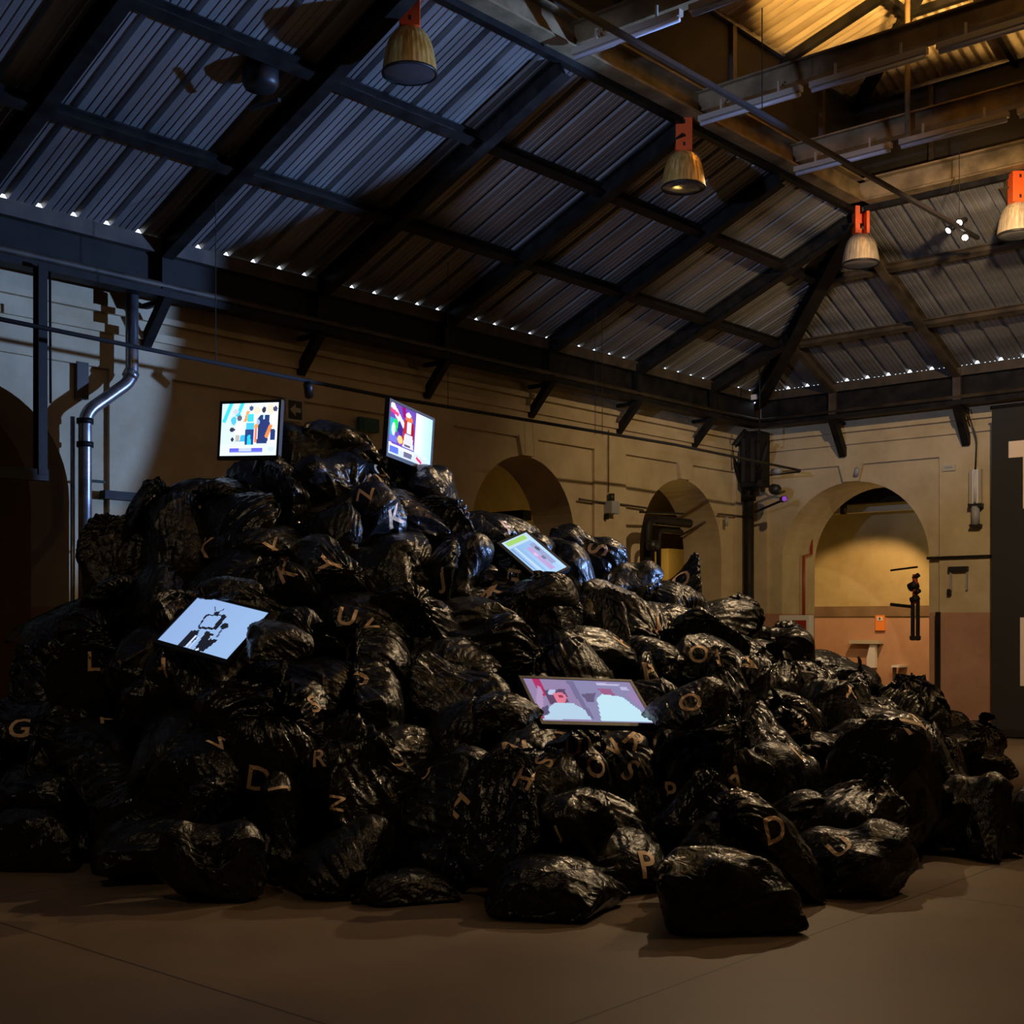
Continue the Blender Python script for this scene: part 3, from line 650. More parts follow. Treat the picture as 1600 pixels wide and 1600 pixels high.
MB().add([(c0.x, 22.15, 0.80), (c0.x+.16, 22.15, .80), (c0.x+.16, 22.15, 1.22), (c0.x+.08, 22.15, 1.27), (c0.x, 22.15, .98), (c0.x, 22.25, .80), (c0.x+.16, 22.25, .80), (c0.x+.16, 22.25, 1.22), (c0.x+.08, 22.25, 1.27), (c0.x, 22.25, .98)],
         [(0, 1, 2, 3, 4), (0, 5, 6, 1), (1, 6, 7, 2), (2, 7, 8, 3), (3, 8, 9, 4), (4, 9, 5, 0)]).build('tap_fitting', M['white'], e)
c0 = hitY(1397, 1041, 22.0)
MB().box(c0.x-.03, c0.x+.12, 21.95, 22.3, c0.z-.02, c0.z+.02).build('shelf', M['white'], e); MB().box(c0.x-.03, c0.x, 22.0, 22.1, 0, c0.z-.02).build('support', M['brownsteel'], e)
e = empty('room_beam', (-10.5, 21.6, 3.7), 'cream edged beam with two unlit spots across the top of the lit arch room', 'beam')
MB().box(-12.7, -5.2, 21.5, 21.7, 3.60, 3.69).build('cream_edge', M['cream'], e)
MB().box(-12.7, -5.2, 21.45, 21.7, 3.76, 4.0).build('dark_beam', M['steel'], e)
for px in (1299, 1318):
    c0 = hitY(px, 795, 21.2); MB().tube([c0+Vector((0, 0, -.1)), c0+Vector((0, 0, .12))], .06, 10).build('unlit_spot', M['black'], e, True)
tag(MB().beam((-12.7, 20.6, 3.95), (-7.5, 20.6, 3.95), .05, .05).beam((-12.7, 20.6, 4.2), (-7.5, 20.6, 4.2), .04, .04).build('ceiling_truss', M['steel']), 'thin dark rails under the ceiling of the lit arch room', 'rail')
e = empty('red_pipe', (-10.15, 19.4, 0), 'thin red fire pipe stepping down the left side of the lit arch', 'pipe')
q = [hitX(1268, 820, -10.64), hitX(1268, 866, -10.64), hitX(1256, 869, -10.64), hitX(1256, 985, -10.64)]
MB().tube(q, .024, 8).build('pipe_run', M['red'], e, True)
c = hitY(1246, 976, 19.0)
e = empty('fire_box', (c.x, 19.0, 1.4), 'white fire cabinet with a red panel at the foot of the lit arch', 'cabinet')
c0 = hitY(1222, 966, 18.72); c1 = hitY(1269, 966, 18.72)
MB().box(c0.x, c1.x, 18.62, 18.78, 1.25, 1.74).build('case', M['white'], e, bevel=.008)
MB().box(c0.x+.27, c1.x-.05, 18.61, 18.62, 1.40, 1.66).build('red_panel', M['red'], e)
MB().box(c0.x+.1, c0.x+.14, 18.7, 18.74, 0, 1.25).build('stand_leg', M['grey'], e)
# ================================================================ screens
def srgb(c):
    return tuple(((x/255)/12.92 if x/255 <= .04045 else ((x/255+.055)/1.055)**2.4) for x in c)
def inside(poly, x, y):
    r_ = False; n = len(poly)
    for i in range(n):
        (x1, y1), (x2, y2) = poly[i], poly[(i+1) % n]
        if (y1 > y) != (y2 > y) and x < (x2-x1)*(y-y1)/(y2-y1)+x1: r_ = not r_
    return r_
def paint(shapes, nu, nv):
    """Colour grid of a screen picture; shapes in picture coordinates 0..1, v downwards."""
    g = [[(0, 0, 0)]*nu for _ in range(nv)]
    for j in range(nv):
        for i in range(nu):
            u = (i+.5)/nu; v = (j+.5)/nv
            for s in shapes:
                k = s[0]
                if k == 'r' and s[1] <= u <= s[3] and s[2] <= v <= s[4]: g[j][i] = s[5]
                elif k == 'e' and ((u-s[1])/s[3])**2+((v-s[2])/s[4])**2 <= 1: g[j][i] = s[5]
                elif k == 'p' and inside(s[1], u, v): g[j][i] = s[2]
                elif k == 'g' and s[1] <= u <= s[3] and s[2] <= v <= s[4]:
                    t = (u-s[1])/(s[3]-s[1]); g[j][i] = tuple(a*(1-t)+b_*t for a, b_ in zip(s[5], s[6]))
    return g
def line(x0, y0, x1, y1, w_):
    dx, dy = x1-x0, y1-y0; l = math.hypot(dx, dy); nx_, ny_ = -dy/l*w_/2, dx/l*w_/2
    return [(x0+nx_, y0+ny_), (x1+nx_, y1+ny_), (x1-nx_, y1-ny_), (x0-nx_, y0-ny_)]
def affine(TL, TR, BL):
    """pixel -> picture coordinates"""
    ax, ay = TR[0]-TL[0], TR[1]-TL[1]; bx, by = BL[0]-TL[0], BL[1]-TL[1]; det = ax*by-ay*bx
    return lambda x, y: (((x-TL[0])*by-(y-TL[1])*bx)/det, ((y-TL[1])*ax-(x-TL[0])*ay)/det)
scr = bpy.data.materials.new('screen_picture'); scr.use_nodes = True; nt = scr.node_tree
for n in list(nt.nodes): nt.nodes.remove(n)
at_ = nt.nodes.new('ShaderNodeAttribute'); at_.attribute_name = 'picture'; em = nt.nodes.new('ShaderNodeEmission'); ou = nt.nodes.new('ShaderNodeOutputMaterial')
nt.links.new(at_.outputs['Color'], em.inputs[0]); nt.links.new(em.outputs[0], ou.inputs[0]); em.inputs[1].default_value = 1.0
SCREENS = []
def screen(quad, z0, z1, shapes, label, gain=1.0, nu=72, nv=48, bez=.022):
    """quad: four world corners TL, TR, BR, BL solved at depth z0; moved along the view to depth z1."""
    O = Vector((0, 0, CAMH)); q = [O+(Vector(p)-O)*(z1/z0) for p in quad]
    c = (q[0]+q[1]+q[2]+q[3])/4; ux = (q[1]-q[0]); vy = (q[3]-q[0]); nrm = ux.cross(vy).normalized()
    if nrm.dot(O-c) < 0: nrm = -nrm
    wd, ht = ux.length, vy.length; ux = ux.normalized(); vy = vy.normalized()
    e = empty('flat_screen', c, label, 'screen', 'flat screens lying in the bag pile')
    g = paint(shapes, nu, nv); m = MB()
    for j in range(nv+1):
        for i in range(nu+1): m.v.append(tuple(c+ux*(i/nu-.5)*wd+vy*(j/nv-.5)*ht))
    for j in range(nv):
        for i in range(nu): m.f.append((j*(nu+1)+i, (j+1)*(nu+1)+i, (j+1)*(nu+1)+i+1, j*(nu+1)+i+1))
    o = m.build('screen', scr, e); o['label'] = 'glowing picture'
    at = o.data.color_attributes.new('picture', 'FLOAT_COLOR', 'CORNER'); k = 0; buf = []
    for j in range(nv):
        for i in range(nu): buf += [*(x*gain for x in srgb(g[j][i])), 1.0]*4
    at.data.foreach_set('color', buf)
    m = MB(); W2, H2 = wd/2, ht/2
    def bar(x0, x1, y0, y1, d0, d1):
        vs = [c+ux*x+vy*y+nrm*d for d in (d0, d1) for (x, y) in ((x0, y0), (x1, y0), (x1, y1), (x0, y1))]
        m.add(vs, [(0, 3, 2, 1), (4, 5, 6, 7), (0, 1, 5, 4), (1, 2, 6, 5), (2, 3, 7, 6), (3, 0, 4, 7)])
    bar(-W2-bez, W2+bez, -H2-bez, -H2, -.03, .006); bar(-W2-bez, W2+bez, H2, H2+bez*1.5, -.03, .006)
    bar(-W2-bez, -W2, -H2, H2, -.03, .006); bar(W2, W2+bez, -H2, H2, -.03, .006)
    m.build('bezel', M['black'], e)
    m = MB(); bar(-W2-bez*.9, W2+bez*.9, -H2-bez*.9, H2+bez*.9, -.045, -.004); bar(-W2*.7, W2*.7, -H2*.7, H2*.7, -.075, -.045)
    m.build('back_housing', M['black'], e)
    SCREENS.append((c, ux, vy, nrm, wd/2+bez, ht/2+bez)); return e

W_ = (226, 232, 245); CY = (60, 196, 222); NV_ = (40, 62, 120); OR = (250, 150, 80); DK = (48, 44, 62); PI = (250, 205, 185)
t1 = [('g', 0, 0, 1, 1, (190, 215, 240), (228, 232, 248)), ('r', 0, .78, 1, 1, (205, 225, 238)),
      ('p', line(.16, .0, .04, .36, .06), CY), ('p', line(.36, 0, .28, .25, .07), CY), ('e', .22, .33, .05, .08, (80, 180, 225)),
      ('e', .62, .14, .07, .07, PI), ('e', .86, .12, .07, .1, PI), ('p', line(.47, .15, .42, .35, .05), OR),
      ('e', .52, .1, .035, .05, (60, 80, 120)), ('p', [(.46, .2), (.57, .2), (.57, .36), (.46, .36)], CY), ('p', [(.44, .38), (.58, .38), (.58, .5), (.44, .5)], (70, 180, 225)),
      ('p', [(.43, .5), (.58, .5), (.58, .8), (.43, .8)], NV_), ('p', [(.48, .6), (.53, .6), (.54, .8), (.47, .8)], (40, 190, 225)),
      ('p', [(.62, .32), (.70, .22), (.84, .22), (.86, .45), (.82, .78), (.64, .78), (.66, .45)], (38, 54, 106)), ('e', .745, .13, .035, .06, DK), ('p', [(.73, .18), (.765, .18), (.76, .32), (.74, .32)], (180, 220, 235)),
      ('e', .65, .36, .03, .05, (150, 175, 220)), ('p', line(.88, .42, .80, .66, .07), (245, 130, 70)), ('p', line(.62, .42, .62, .76, .05), (240, 120, 90)), ('e', .62, .44, .04, .05, OR),
      ('e', .32, .28, .045, .06, (90, 90, 110)), ('p', [(.27, .38), (.37, .38), (.40, .58), (.25, .58)], (252, 246, 250)), ('p', [(.36, .6), (.43, .6), (.43, .72), (.34, .72)], (60, 170, 215)),
      ('r', .26, .60, .34, .72, (175, 165, 160)), ('e', .20, .50, .045, .04, DK), ('e', .21, .69, .025, .04, DK), ('e', .94, .12, .04, .05, (60, 66, 95)),
      ('p', [(.88, .5), (.95, .5), (.96, .7), (.88, .7)], (36, 56, 110)), ('r', .9, .24, .98, .38, (255, 235, 235)), ('r', .12, .84, .78, .96, (215, 225, 250)),
      ('r', .17, .86, .34, .92, (92, 92, 226)), ('r', .34, .86, .55, .92, (180, 190, 235)), ('r', .55, .86, .75, .92, (92, 92, 226)), ('r', .17, .92, .75, .945, (110, 130, 210)),
      ('e', .25, .16, .05, .05, (190, 190, 210)), ('r', .06, .5, .09, .75, (200, 225, 240)), ('e', .9, .88, .06, .05, (190, 205, 235))]
t2 = [('g', 0, 0, 1, 1, (120, 90, 190), (200, 225, 250)), ('p', [(0, 0), (.62, 0), (.6, .8), (0, .8)], (104, 70, 170)), ('g', .60, 0, 1, 1, (226, 214, 238), (165, 215, 250)),
      ('p', line(.02, .02, .34, .40, .12), (228, 214, 246)), ('p', line(.0, .13, .2, .20, .07), (230, 60, 120)), ('p', line(.3, .0, .34, .2, .08), (140, 20, 110)),
      ('p', [(0, .30), (.14, .30), (.14, .62), (0, .62)], (50, 160, 190)), ('e', .14, .42, .06, .13, (30, 210, 90)), ('e', .10, .50, .045, .13, (205, 210, 240)), ('p', [(.22, .28), (.32, .42), (.3, .6), (.18, .5)], (60, 40, 130)),
      ('p', [(.0, .62), (.2, .62), (.2, .76), (0, .76)], (110, 110, 210)), ('e', .44, .20, .085, .10, (205, 110, 70)), ('e', .42, .12, .06, .05, (245, 230, 240)),
      ('p', [(.34, .22), (.40, .22), (.37, .72), (.30, .72)], (176, 40, 40)), ('p', [(.50, .24), (.56, .24), (.57, .68), (.51, .68)], (150, 24, 34)), ('p', [(.40, .24), (.50, .24), (.50, .48), (.40, .48)], (238, 226, 220)),
      ('p', [(.36, .5), (.54, .5), (.58, .78), (.32, .78)], (205, 205, 220)), ('p', [(.36, .70), (.5, .70), (.5, .76), (.36, .76)], (92, 92, 120)), ('e', .26, .66, .06, .08, (250, 190, 120)),
      ('r', 0, .80, 1, 1, (190, 205, 245)), ('p', line(0, .80, .6, .86, .05), (240, 248, 255)), ('p', [(.04, .84), (.24, .84), (.24, .95), (.04, .95)], (88, 110, 215)), ('p', [(.36, .86), (.56, .86), (.54, .96), (.36, .96)], (100, 100, 130)),
      ('p', line(.66, .88, .78, .96, .05), (235, 50, 80)), ('p', line(.6, .78, .98, .86, .04), (200, 250, 250)), ('r', .90, .1, 1, .9, (176, 220, 250))]
t3 = [('g', 0, 0, 1, 1, (140, 180, 225), (170, 205, 245)), ('r', 0, 0, 1, .12, (178, 214, 246)), ('p', [(0, 0), (.18, 0), (.18, 1), (0, 1)], (186, 214, 232)), ('p', line(.08, .15, .08, .9, .1), (160, 205, 110)),
      ('r', .25, .1, .8, .3, (150, 160, 200)), ('r', .3, .32, .9, .5, (186, 160, 210)), ('e', .4, .2, .06, .05, (90, 90, 110)), ('e', .5, .42, .05, .05, (215, 190, 225)), ('e', .62, .3, .05, .06, (120, 120, 150)),
      ('r', .2, .62, 1, .68, (140, 180, 220)), ('r', .2, .76, .95, .80, (205, 225, 250)), ('r', .2, .88, 1, .92, (120, 150, 200))]
# third screen lies turned: picture built in its own frame
f4 = affine((312, 931), (420, 958), (246, 1000)); g4 = lambda *pts: [f4(x, y) for x, y in pts]
K4 = (30, 32, 44)
def crop4(x, y): return f4(230+x/7.273, 910+y/7.273)
def L4(x0, y0, x1, y1, w_): return [crop4(*p_) for p_ in line(x0, y0, x1, y1, w_)]
def P4(*pts): return [crop4(*p_) for p_ in pts]
t4 = [('g', 0, 0, 1, 1, (150, 182, 232), (158, 192, 238)), ('p', L4(585, 505, 680, 370, 16), K4), ('p', L4(670, 372, 900, 376, 14), K4), ('p', L4(890, 376, 770, 525, 46), K4), ('p', L4(585, 515, 780, 522, 24), K4),
      ('p', L4(790, 360, 775, 275, 8), K4), ('p', L4(795, 350, 890, 300, 8), K4), ('e', *crop4(795, 352), .035, .035, K4), ('e', *crop4(880, 495), .05, .06, K4), ('p', L4(850, 530, 790, 620, 20), (80, 95, 130)),
      ('p', P4((500, 548), (600, 540), (560, 640), (430, 725), (350, 712)), K4), ('p', P4((680, 545), (760, 590), (720, 640), (810, 640), (640, 770), (530, 765), (610, 640)), K4),
      ('p', L4(560, 600, 440, 725, 14), (210, 225, 250)), ('p', L4(590, 615, 480, 740, 12), (210, 225, 250)), ('p', L4(735, 600, 700, 650, 12), (190, 205, 240)), ('e', *crop4(570, 750), .018, .025, (225, 238, 255))]
f5 = affine((815, 1060), (985, 1066), (850, 1127))
def P5(*pts): return [f5(790+x/6.154, 1030+y/6.154) for x, y in pts]
t5 = [('r', 0, 0, 1, 1, (150, 132, 172)), ('p', P5((590, 200), (1150, 230), (1420, 620), (830, 610)), (140, 136, 176)), ('p', P5((240, 190), (320, 190), (390, 340), (350, 380)), (180, 52, 104)), ('p', P5((300, 250), (350, 300), (380, 620), (290, 560)), (176, 150, 190)),
      ('p', P5((570, 210), (640, 210), (840, 580), (800, 580)), (120, 112, 150)), ('p', P5((360, 300), (560, 290), (600, 420), (430, 440)), (96, 72, 104)), ('p', P5((400, 300), (470, 295), (470, 345), (405, 350)), (190, 200, 232)),
      ('p', P5((450, 330), (540, 320), (585, 380), (560, 430), (490, 420)), (226, 124, 146)), ('p', P5((500, 350), (540, 350), (560, 375), (520, 380)), (150, 60, 96)), ('p', P5((370, 500), (470, 425), (640, 430), (740, 480), (820, 585), (360, 580)), (184, 212, 234)),
      ('p', P5((345, 480), (400, 440), (430, 520), (360, 560)), (92, 84, 120)), ('p', P5((330, 480), (380, 570), (330, 570)), (176, 60, 110)), ('p', P5((720, 340), (860, 330), (840, 420), (780, 420)), (104, 92, 124)),
      ('p', P5((880, 290), (1000, 290), (1050, 350), (960, 380)), (158, 96, 136)), ('p', P5((870, 390), (920, 340), (1120, 370), (1260, 480), (1420, 615), (910, 600), (890, 480)), (196, 232, 246)),
      ('p', P5((1150, 330), (1230, 330), (1330, 470), (1250, 440)), (158, 130, 178)), ('p', P5((860, 230), (1100, 240), (1080, 262), (880, 255)), (196, 190, 224)), ('p', P5((1090, 270), (1170, 270), (1200, 310), (1120, 300)), (186, 182, 220))]
Q1 = [(-8.873693, 6.446903, 3.418477), (-8.366197, 6.632300, 3.399269), (-8.374214, 6.609502, 2.967432), (-8.881710, 6.424106, 2.986640)]
Q2 = [(-7.855827, 7.390599, 3.447209), (-7.991858, 8.020703, 3.376652), (-7.983140, 7.974463, 2.946907), (-7.847110, 7.344359, 3.017464)]
Q3 = [(-6.586395, 7.636892, 2.313771), (-6.211508, 7.679721, 2.033218), (-6.255749, 7.437325, 1.937098), (-6.630636, 7.394496, 2.217651)]
Q4 = [(-7.763608, 5.442268, 1.800493), (-7.073953, 5.520573, 1.674010), (-7.093469, 5.189276, 1.362493), (-7.783124, 5.110971, 1.488976)]
Q5 = [(-5.844508, 6.738827, 1.225539), (-5.480226, 7.483169, 1.184516), (-5.143664, 7.303616, .915256), (-5.507946, 6.559274, .956279)]
screen(Q1, 10.6, 10.5, t1, 'bright screen showing a cyan and navy crowd, upright at the pile top left', 1.5)
screen(Q2, 11.0, 10.95, t2, 'turned screen showing a red-haired figure, upright at the pile top right', 1.5)
screen(Q3, 9.9, 10.75, t3, 'pale striped screen lying half buried below the right shoulder of the pile', 1.15)
screen(Q4, 8.9, 8.75, t4, 'tilted pale blue screen showing a black drawn figure with a television head')
screen(Q5, 8.9, 8.35, t5, 'wide screen showing two people in white, lying low on the pile')
# ================================================================ rubbish bags: cloth tubes, inflated and settled
KC=.9;SM=.0
def sim_bag(seed, tilt_deg=90, W=.74, L=.98, NU=72, NV=60, fill=.56, neck_at=.8, lying=True, steps=170, squash=0., neck_dir=None):
    """A plastic bag as a cloth tube: sealed at row 0, tied at the neck, inflated by its contents and settled on a floor."""
    r=np.random.RandomState(seed)
    jn=int(NV*neck_at)
    u=np.arange(NU)/NU*2*np.pi
    du=2*W/NU; dv=L/(NV-1)
    P=np.zeros((NU,NV,3))
    for j in range(NV):
        t=j/jn if j<=jn else 1.
        rad=W/np.pi*(1-abs(2*min(t,1)-.95)**3.2)*.98+.015
        flat=1. if t>.35 else .15+.85*(t/.35)
        if j>jn:
            q=(j-jn)/(NV-1-jn); rad=.02+.13*q**.8; flat=.6
        a=rad*(2-flat); b=rad*flat
        P[:,j,0]=a*np.cos(u); P[:,j,1]=b*np.sin(u)
        P[:,j,2]=(j/(NV-1))*L*.86
    P+=r.normal(0,.006,P.shape)
    P[:,:,2]-=P[:,:,2].mean()
    ang=r.uniform(0,2*np.pi)
    ca,sa=np.cos(ang),np.sin(ang)
    Rz=np.array([[ca,-sa,0],[sa,ca,0],[0,0,1]])
    P=P@Rz.T
    tilt=np.radians(tilt_deg)
    ct,st=np.cos(tilt),np.sin(tilt)
    Rx=np.array([[ct,0,st],[0,1,0],[-st,0,ct]])
    P=P@Rx.T
    P[:,:,2]-=P[:,:,2].min()-.02
    # lumps of rubbish inside: spheres that push outward
    axis=Rx@np.array([0,0,1.])
    body=P[:,:jn].reshape(-1,3).mean(0)
    nl=r.randint(3,7)
    lumps=[(body+axis*r.uniform(-.2,.2)+r.normal(0,.09,3), r.uniform(.09,.17)) for _ in range(nl)]
    # neighbouring bags as planes leaning on this one
    planes=[]
    for k in range(r.randint(1,4)):
        a=r.uniform(0,2*np.pi); n=np.array([np.cos(a),np.sin(a),r.uniform(-.3,.7)]); n/=np.linalg.norm(n)
        planes.append((n,r.uniform(.2,.3)))
    V=np.zeros_like(P)
    vol0=None
    Rest_d=np.hypot(du,dv)
    def sat(A,B,rest,ks=1.,kc=KC):
        d=B-A; l=np.linalg.norm(d,axis=-1,keepdims=True)+1e-9
        f=(l-rest)/l; f=np.where(f>0,f*ks,f*kc)
        c=.5*f*d
        return c
    full=(W*1.1)**2*L*.32
    dt=.016
    for s in range(steps):
        # outward normals of quads
        dU=np.roll(P,-1,0)-np.roll(P,1,0)
        dV=np.empty_like(P); dV[:,1:-1]=P[:,2:]-P[:,:-2]; dV[:,0]=2*(P[:,1]-P[:,0]); dV[:,-1]=2*(P[:,-1]-P[:,-2])
        N=np.cross(dU,dV)
        B=P[:,:jn+1]; NB=N[:,:jn+1]/4
        cen=B.reshape(-1,3).mean(0)
        vol=((B-cen)*NB).sum()/3
        ff=fill*(1.25 if s<steps*.45 else .82)
        p=np.clip(ff*full/max(vol,1e-4)-1,-.6,2.5)*40
        acc=np.zeros_like(P); acc[:,:jn]+=NB[:,:jn]/(du*dv)*p
        acc[...,2]-=5.0
        V=(V+acc*dt)*.955
        Pn=P+V*dt
        for it in range(7):
            for st_ in (0,1):
                A=Pn[st_::2]; Bq=np.roll(Pn,-1,0)[st_::2]; c=sat(A,Bq,du)
                Pn[st_::2]+=c
                idx=(np.arange(st_,NU,2)+1)%NU; Pn[idx]-=c
            for st_ in (0,1):
                n=(NV-st_)//2
                A=Pn[:,st_:st_+2*n:2]; Bq=Pn[:,st_+1:st_+2*n:2]; c=sat(A,Bq,dv)
                Pn[:,st_:st_+2*n:2]+=c; Pn[:,st_+1:st_+2*n:2]-=c
            # shear, averaged
            R=np.roll(Pn,-1,0)
            c=sat(Pn[:,:-1],R[:,1:],Rest_d,.5,KC*.4)*.5
            Pn[:,:-1]+=c; Pn[:,1:]-=np.roll(c,1,0)
            R=np.roll(Pn,-1,0)
            c=sat(R[:,:-1],Pn[:,1:],Rest_d,.5,KC*.4)*.5
            Pn[:,1:]-=c; Pn[:,:-1]+=np.roll(c,1,0)
            # seal
            fl=(-np.arange(NU))%NU
            m=.5*(Pn[:,0]+Pn[fl,0]); Pn[:,0]=m
            # neck tie
            c0=Pn[:,jn].mean(0); d=Pn[:,jn]-c0; l=np.linalg.norm(d,axis=-1,keepdims=True)
            Pn[:,jn]=c0+d*np.minimum(1,.026/np.maximum(l,1e-6))
            for (cc,rr) in lumps:
                d=Pn[:,:jn]-cc; l=np.linalg.norm(d,axis=-1,keepdims=True); 
                Pn[:,:jn]+=np.where(l<rr,d/np.maximum(l,1e-6)*(rr-l)*.5,0)
            Pn[...,2]=np.maximum(Pn[...,2],0)
        bc=Pn[:,:jn].reshape(-1,3).mean(0)
        for n,dd in planes:
            q=((Pn-bc)@n)-dd; Pn-=np.where(q>0,q,0)[...,None]*n*.5
        if squash: 
            Pn[...,2]=np.minimum(Pn[...,2],squash+.0*Pn[...,2]+ .25*(Pn[...,2]-squash))if s>steps//2 else Pn[...,2]
        V=(Pn-P)/dt*.98
        sp=np.linalg.norm(V,axis=-1,keepdims=True); V*=np.minimum(1,2.5/np.maximum(sp,1e-6))
        # light bending smoothing
        V[:,1:-1]+=.0*((V[:,2:]+V[:,:-2])*.5-V[:,1:-1])
        P=Pn
        if s%3==0:
            lap=(np.roll(P,1,0)+np.roll(P,-1,0))*.25
            lap[:,1:-1]+=(P[:,2:]+P[:,:-2])*.25; lap[:,0]=P[:,0]; lap[:,-1]=P[:,-1]
            P=P+SM*(lap-P)
    ctr=P[:,:jn].reshape(-1,3).mean(0)
    P=P-np.array([ctr[0],ctr[1],0])
    return P,jn
def up2(P):
    """Twice the vertices each way (periodic in u)."""
    NU,NV,_=P.shape
    A=np.empty((NU*2,NV,3)); A[::2]=.125*np.roll(P,1,0)+.75*P+.125*np.roll(P,-1,0); A[1::2]=.5*(P+np.roll(P,-1,0))
    B=np.empty((NU*2,NV*2-1,3)); B[:,::2]=A; B[:,1::2]=.5*(A[:,1:]+A[:,:-1])
    B[:,2:-2:2]=.125*A[:,:-2]+.75*A[:,1:-1]+.125*A[:,2:]
    return B
def wrinkle(P,jn,seed,W=.74,L=.98):
    r=np.random.RandomState(seed+77)
    NU,NV,_=P.shape
    U,Vv=np.meshgrid(np.arange(NU)/NU*2*W,np.arange(NV)/(NV-1)*L,indexing='ij')
    th=U/(2*W)*2*np.pi
    vn=jn/(NV-1)*L
    dU=np.roll(P,-1,0)-np.roll(P,1,0); dV=np.gradient(P,axis=1)
    N=np.cross(dU,dV); N/=np.linalg.norm(N,axis=-1,keepdims=True)+1e-9
    def warp(n,f0,f1,amp):
        s=np.zeros_like(U)
        for k in range(n):
            m=r.randint(1,max(2,int(f1*2*W))); s+=np.sin(m*th+r.uniform(-f1,f1)*Vv*6+r.uniform(0,6.28))/m**.5
        return s*amp/n**.5
    def ridge(x,k=1.):
        return 1-np.abs(np.sin(x))**k
    D=np.zeros_like(U)
    below=np.clip((vn-Vv)/.05,0,1)
    # gathers running from the tie
    q=np.exp(-np.clip(vn-Vv,0,9)/.17)*below
    ph=th*r.randint(7,11)+warp(5,1,4,.9)+1.4*np.sin(Vv*r.uniform(3,9)+r.uniform(0,6))
    D+=q*(.040*ridge(ph,.8)-.020)
    q2=np.exp(-np.clip(vn-Vv,0,9)/.33)*below
    ph=th*r.randint(13,19)+warp(6,1,6,1.2)+1.1*np.sin(Vv*r.uniform(6,14)+r.uniform(0,6))
    D+=q2*(.018*ridge(ph,.7)-.009)
    # creases fanning from the two sealed corners
    for c0 in (0,W):
        du=(U-c0+W)%(2*W)-W
        rr=np.hypot(du,Vv)+1e-6; a=np.arctan2(du,Vv+.02)
        D+=np.exp(-rr/.26)*np.clip(rr/.05,0,1)*(.030*ridge(a*r.uniform(4,7)+r.uniform(0,3),.8)-.008)
    # long taut creases
    for k in range(r.randint(12,18)):
        u0=r.uniform(0,2*W); v0=r.uniform(.05,vn-.05); a=r.normal(0,.65); ln=r.uniform(.12,.4)
        du=(U-u0+W)%(2*W)-W; dv=Vv-v0
        s=du*np.sin(a)+dv*np.cos(a); t=du*np.cos(a)-dv*np.sin(a)+.035*np.sin(s*r.uniform(4,12)+r.uniform(0,6))
        w=r.uniform(.012,.035); sg=1 if r.rand()<.65 else -1
        D+=sg*r.uniform(.010,.030)*np.exp(-np.abs(t)/w)*np.exp(-(s/ln)**2)*below
    # crumple
    msk=np.clip(warp(6,1,3,.9)+.35,0,1)
    for (m,kv,am) in ((6,7,.008),(11,17,.005),(19,34,.0022)):
        x=th*m*.5*2/2+warp(6,1,5,1.3)+kv*Vv*r.uniform(-.5,.5); y=kv*Vv*r.uniform(.4,.9)+warp(6,1,5,1.5)
        D+=am*msk*(ridge(x,.7)+ridge(y,.7)-1)*below
    P=P+N*D[...,None]
    # the loose plastic above the tie
    tt=np.clip((Vv-vn)/(L-vn),0,1)
    P=P+N*((.012*ridge(th*5+2*np.sin(Vv*30),.7))*tt)[...,None]
    P[...,2]-=min(0,P[...,2].min())
    return P
# ================================================================ the pile
NPROTO = 11
TILTS = [92, 72, 40, 100, 58, 12, 84, 64, 30, 96, 76]
PROTO = []
for k in range(NPROTO):
    P, jn = sim_bag(k, tilt_deg=TILTS[k], W=.74+.03*(k % 3-1), L=.98+.05*(k % 2))
    P = wrinkle(up2(P), jn*2, k); jn *= 2
    NU, NV, _ = P.shape
    neck = P[:, jn].mean(0)
    flat = P.reshape(-1, 3)
    fb = [(i*NV+j, ((i+1) % NU)*NV+j, ((i+1) % NU)*NV+j+1, i*NV+j+1) for i in range(NU) for j in range(jn)]
    B = P[:, :jn+1]; nb = jn+1
    fb = [(i*nb+j, ((i+1) % NU)*nb+j, ((i+1) % NU)*nb+j+1, i*nb+j+1) for i in range(NU) for j in range(nb-1)]
    me = bpy.data.meshes.new('rubbish_bag'); me.from_pydata(B.reshape(-1, 3).tolist(), [], fb); me.materials.append(M['plastic'])
    T = P[:, jn:]; nt_ = T.shape[1]
    ft = [(i*nt_+j, ((i+1) % NU)*nt_+j, ((i+1) % NU)*nt_+j+1, i*nt_+j+1) for i in range(NU) for j in range(nt_-1)]
    mt = bpy.data.meshes.new('tied_neck'); mt.from_pydata(T.reshape(-1, 3).tolist(), [], ft); mt.materials.append(M['plastic'])
    for m_ in (me, mt):
        m_.polygons.foreach_set('use_smooth', [True]*len(m_.polygons)); m_.update()
    ctr = np.array([0, 0, B[..., 2].mean()])
    bvh = BVHTree.FromPolygons([tuple(v) for v in B.reshape(-1, 3)], fb)
    PROTO.append(dict(body=me, neck=mt, az=math.atan2(neck[1], neck[0]), ctr=ctr, pts=B.reshape(-1, 3)[::7], bvh=bvh, h=B[..., 2].max()))

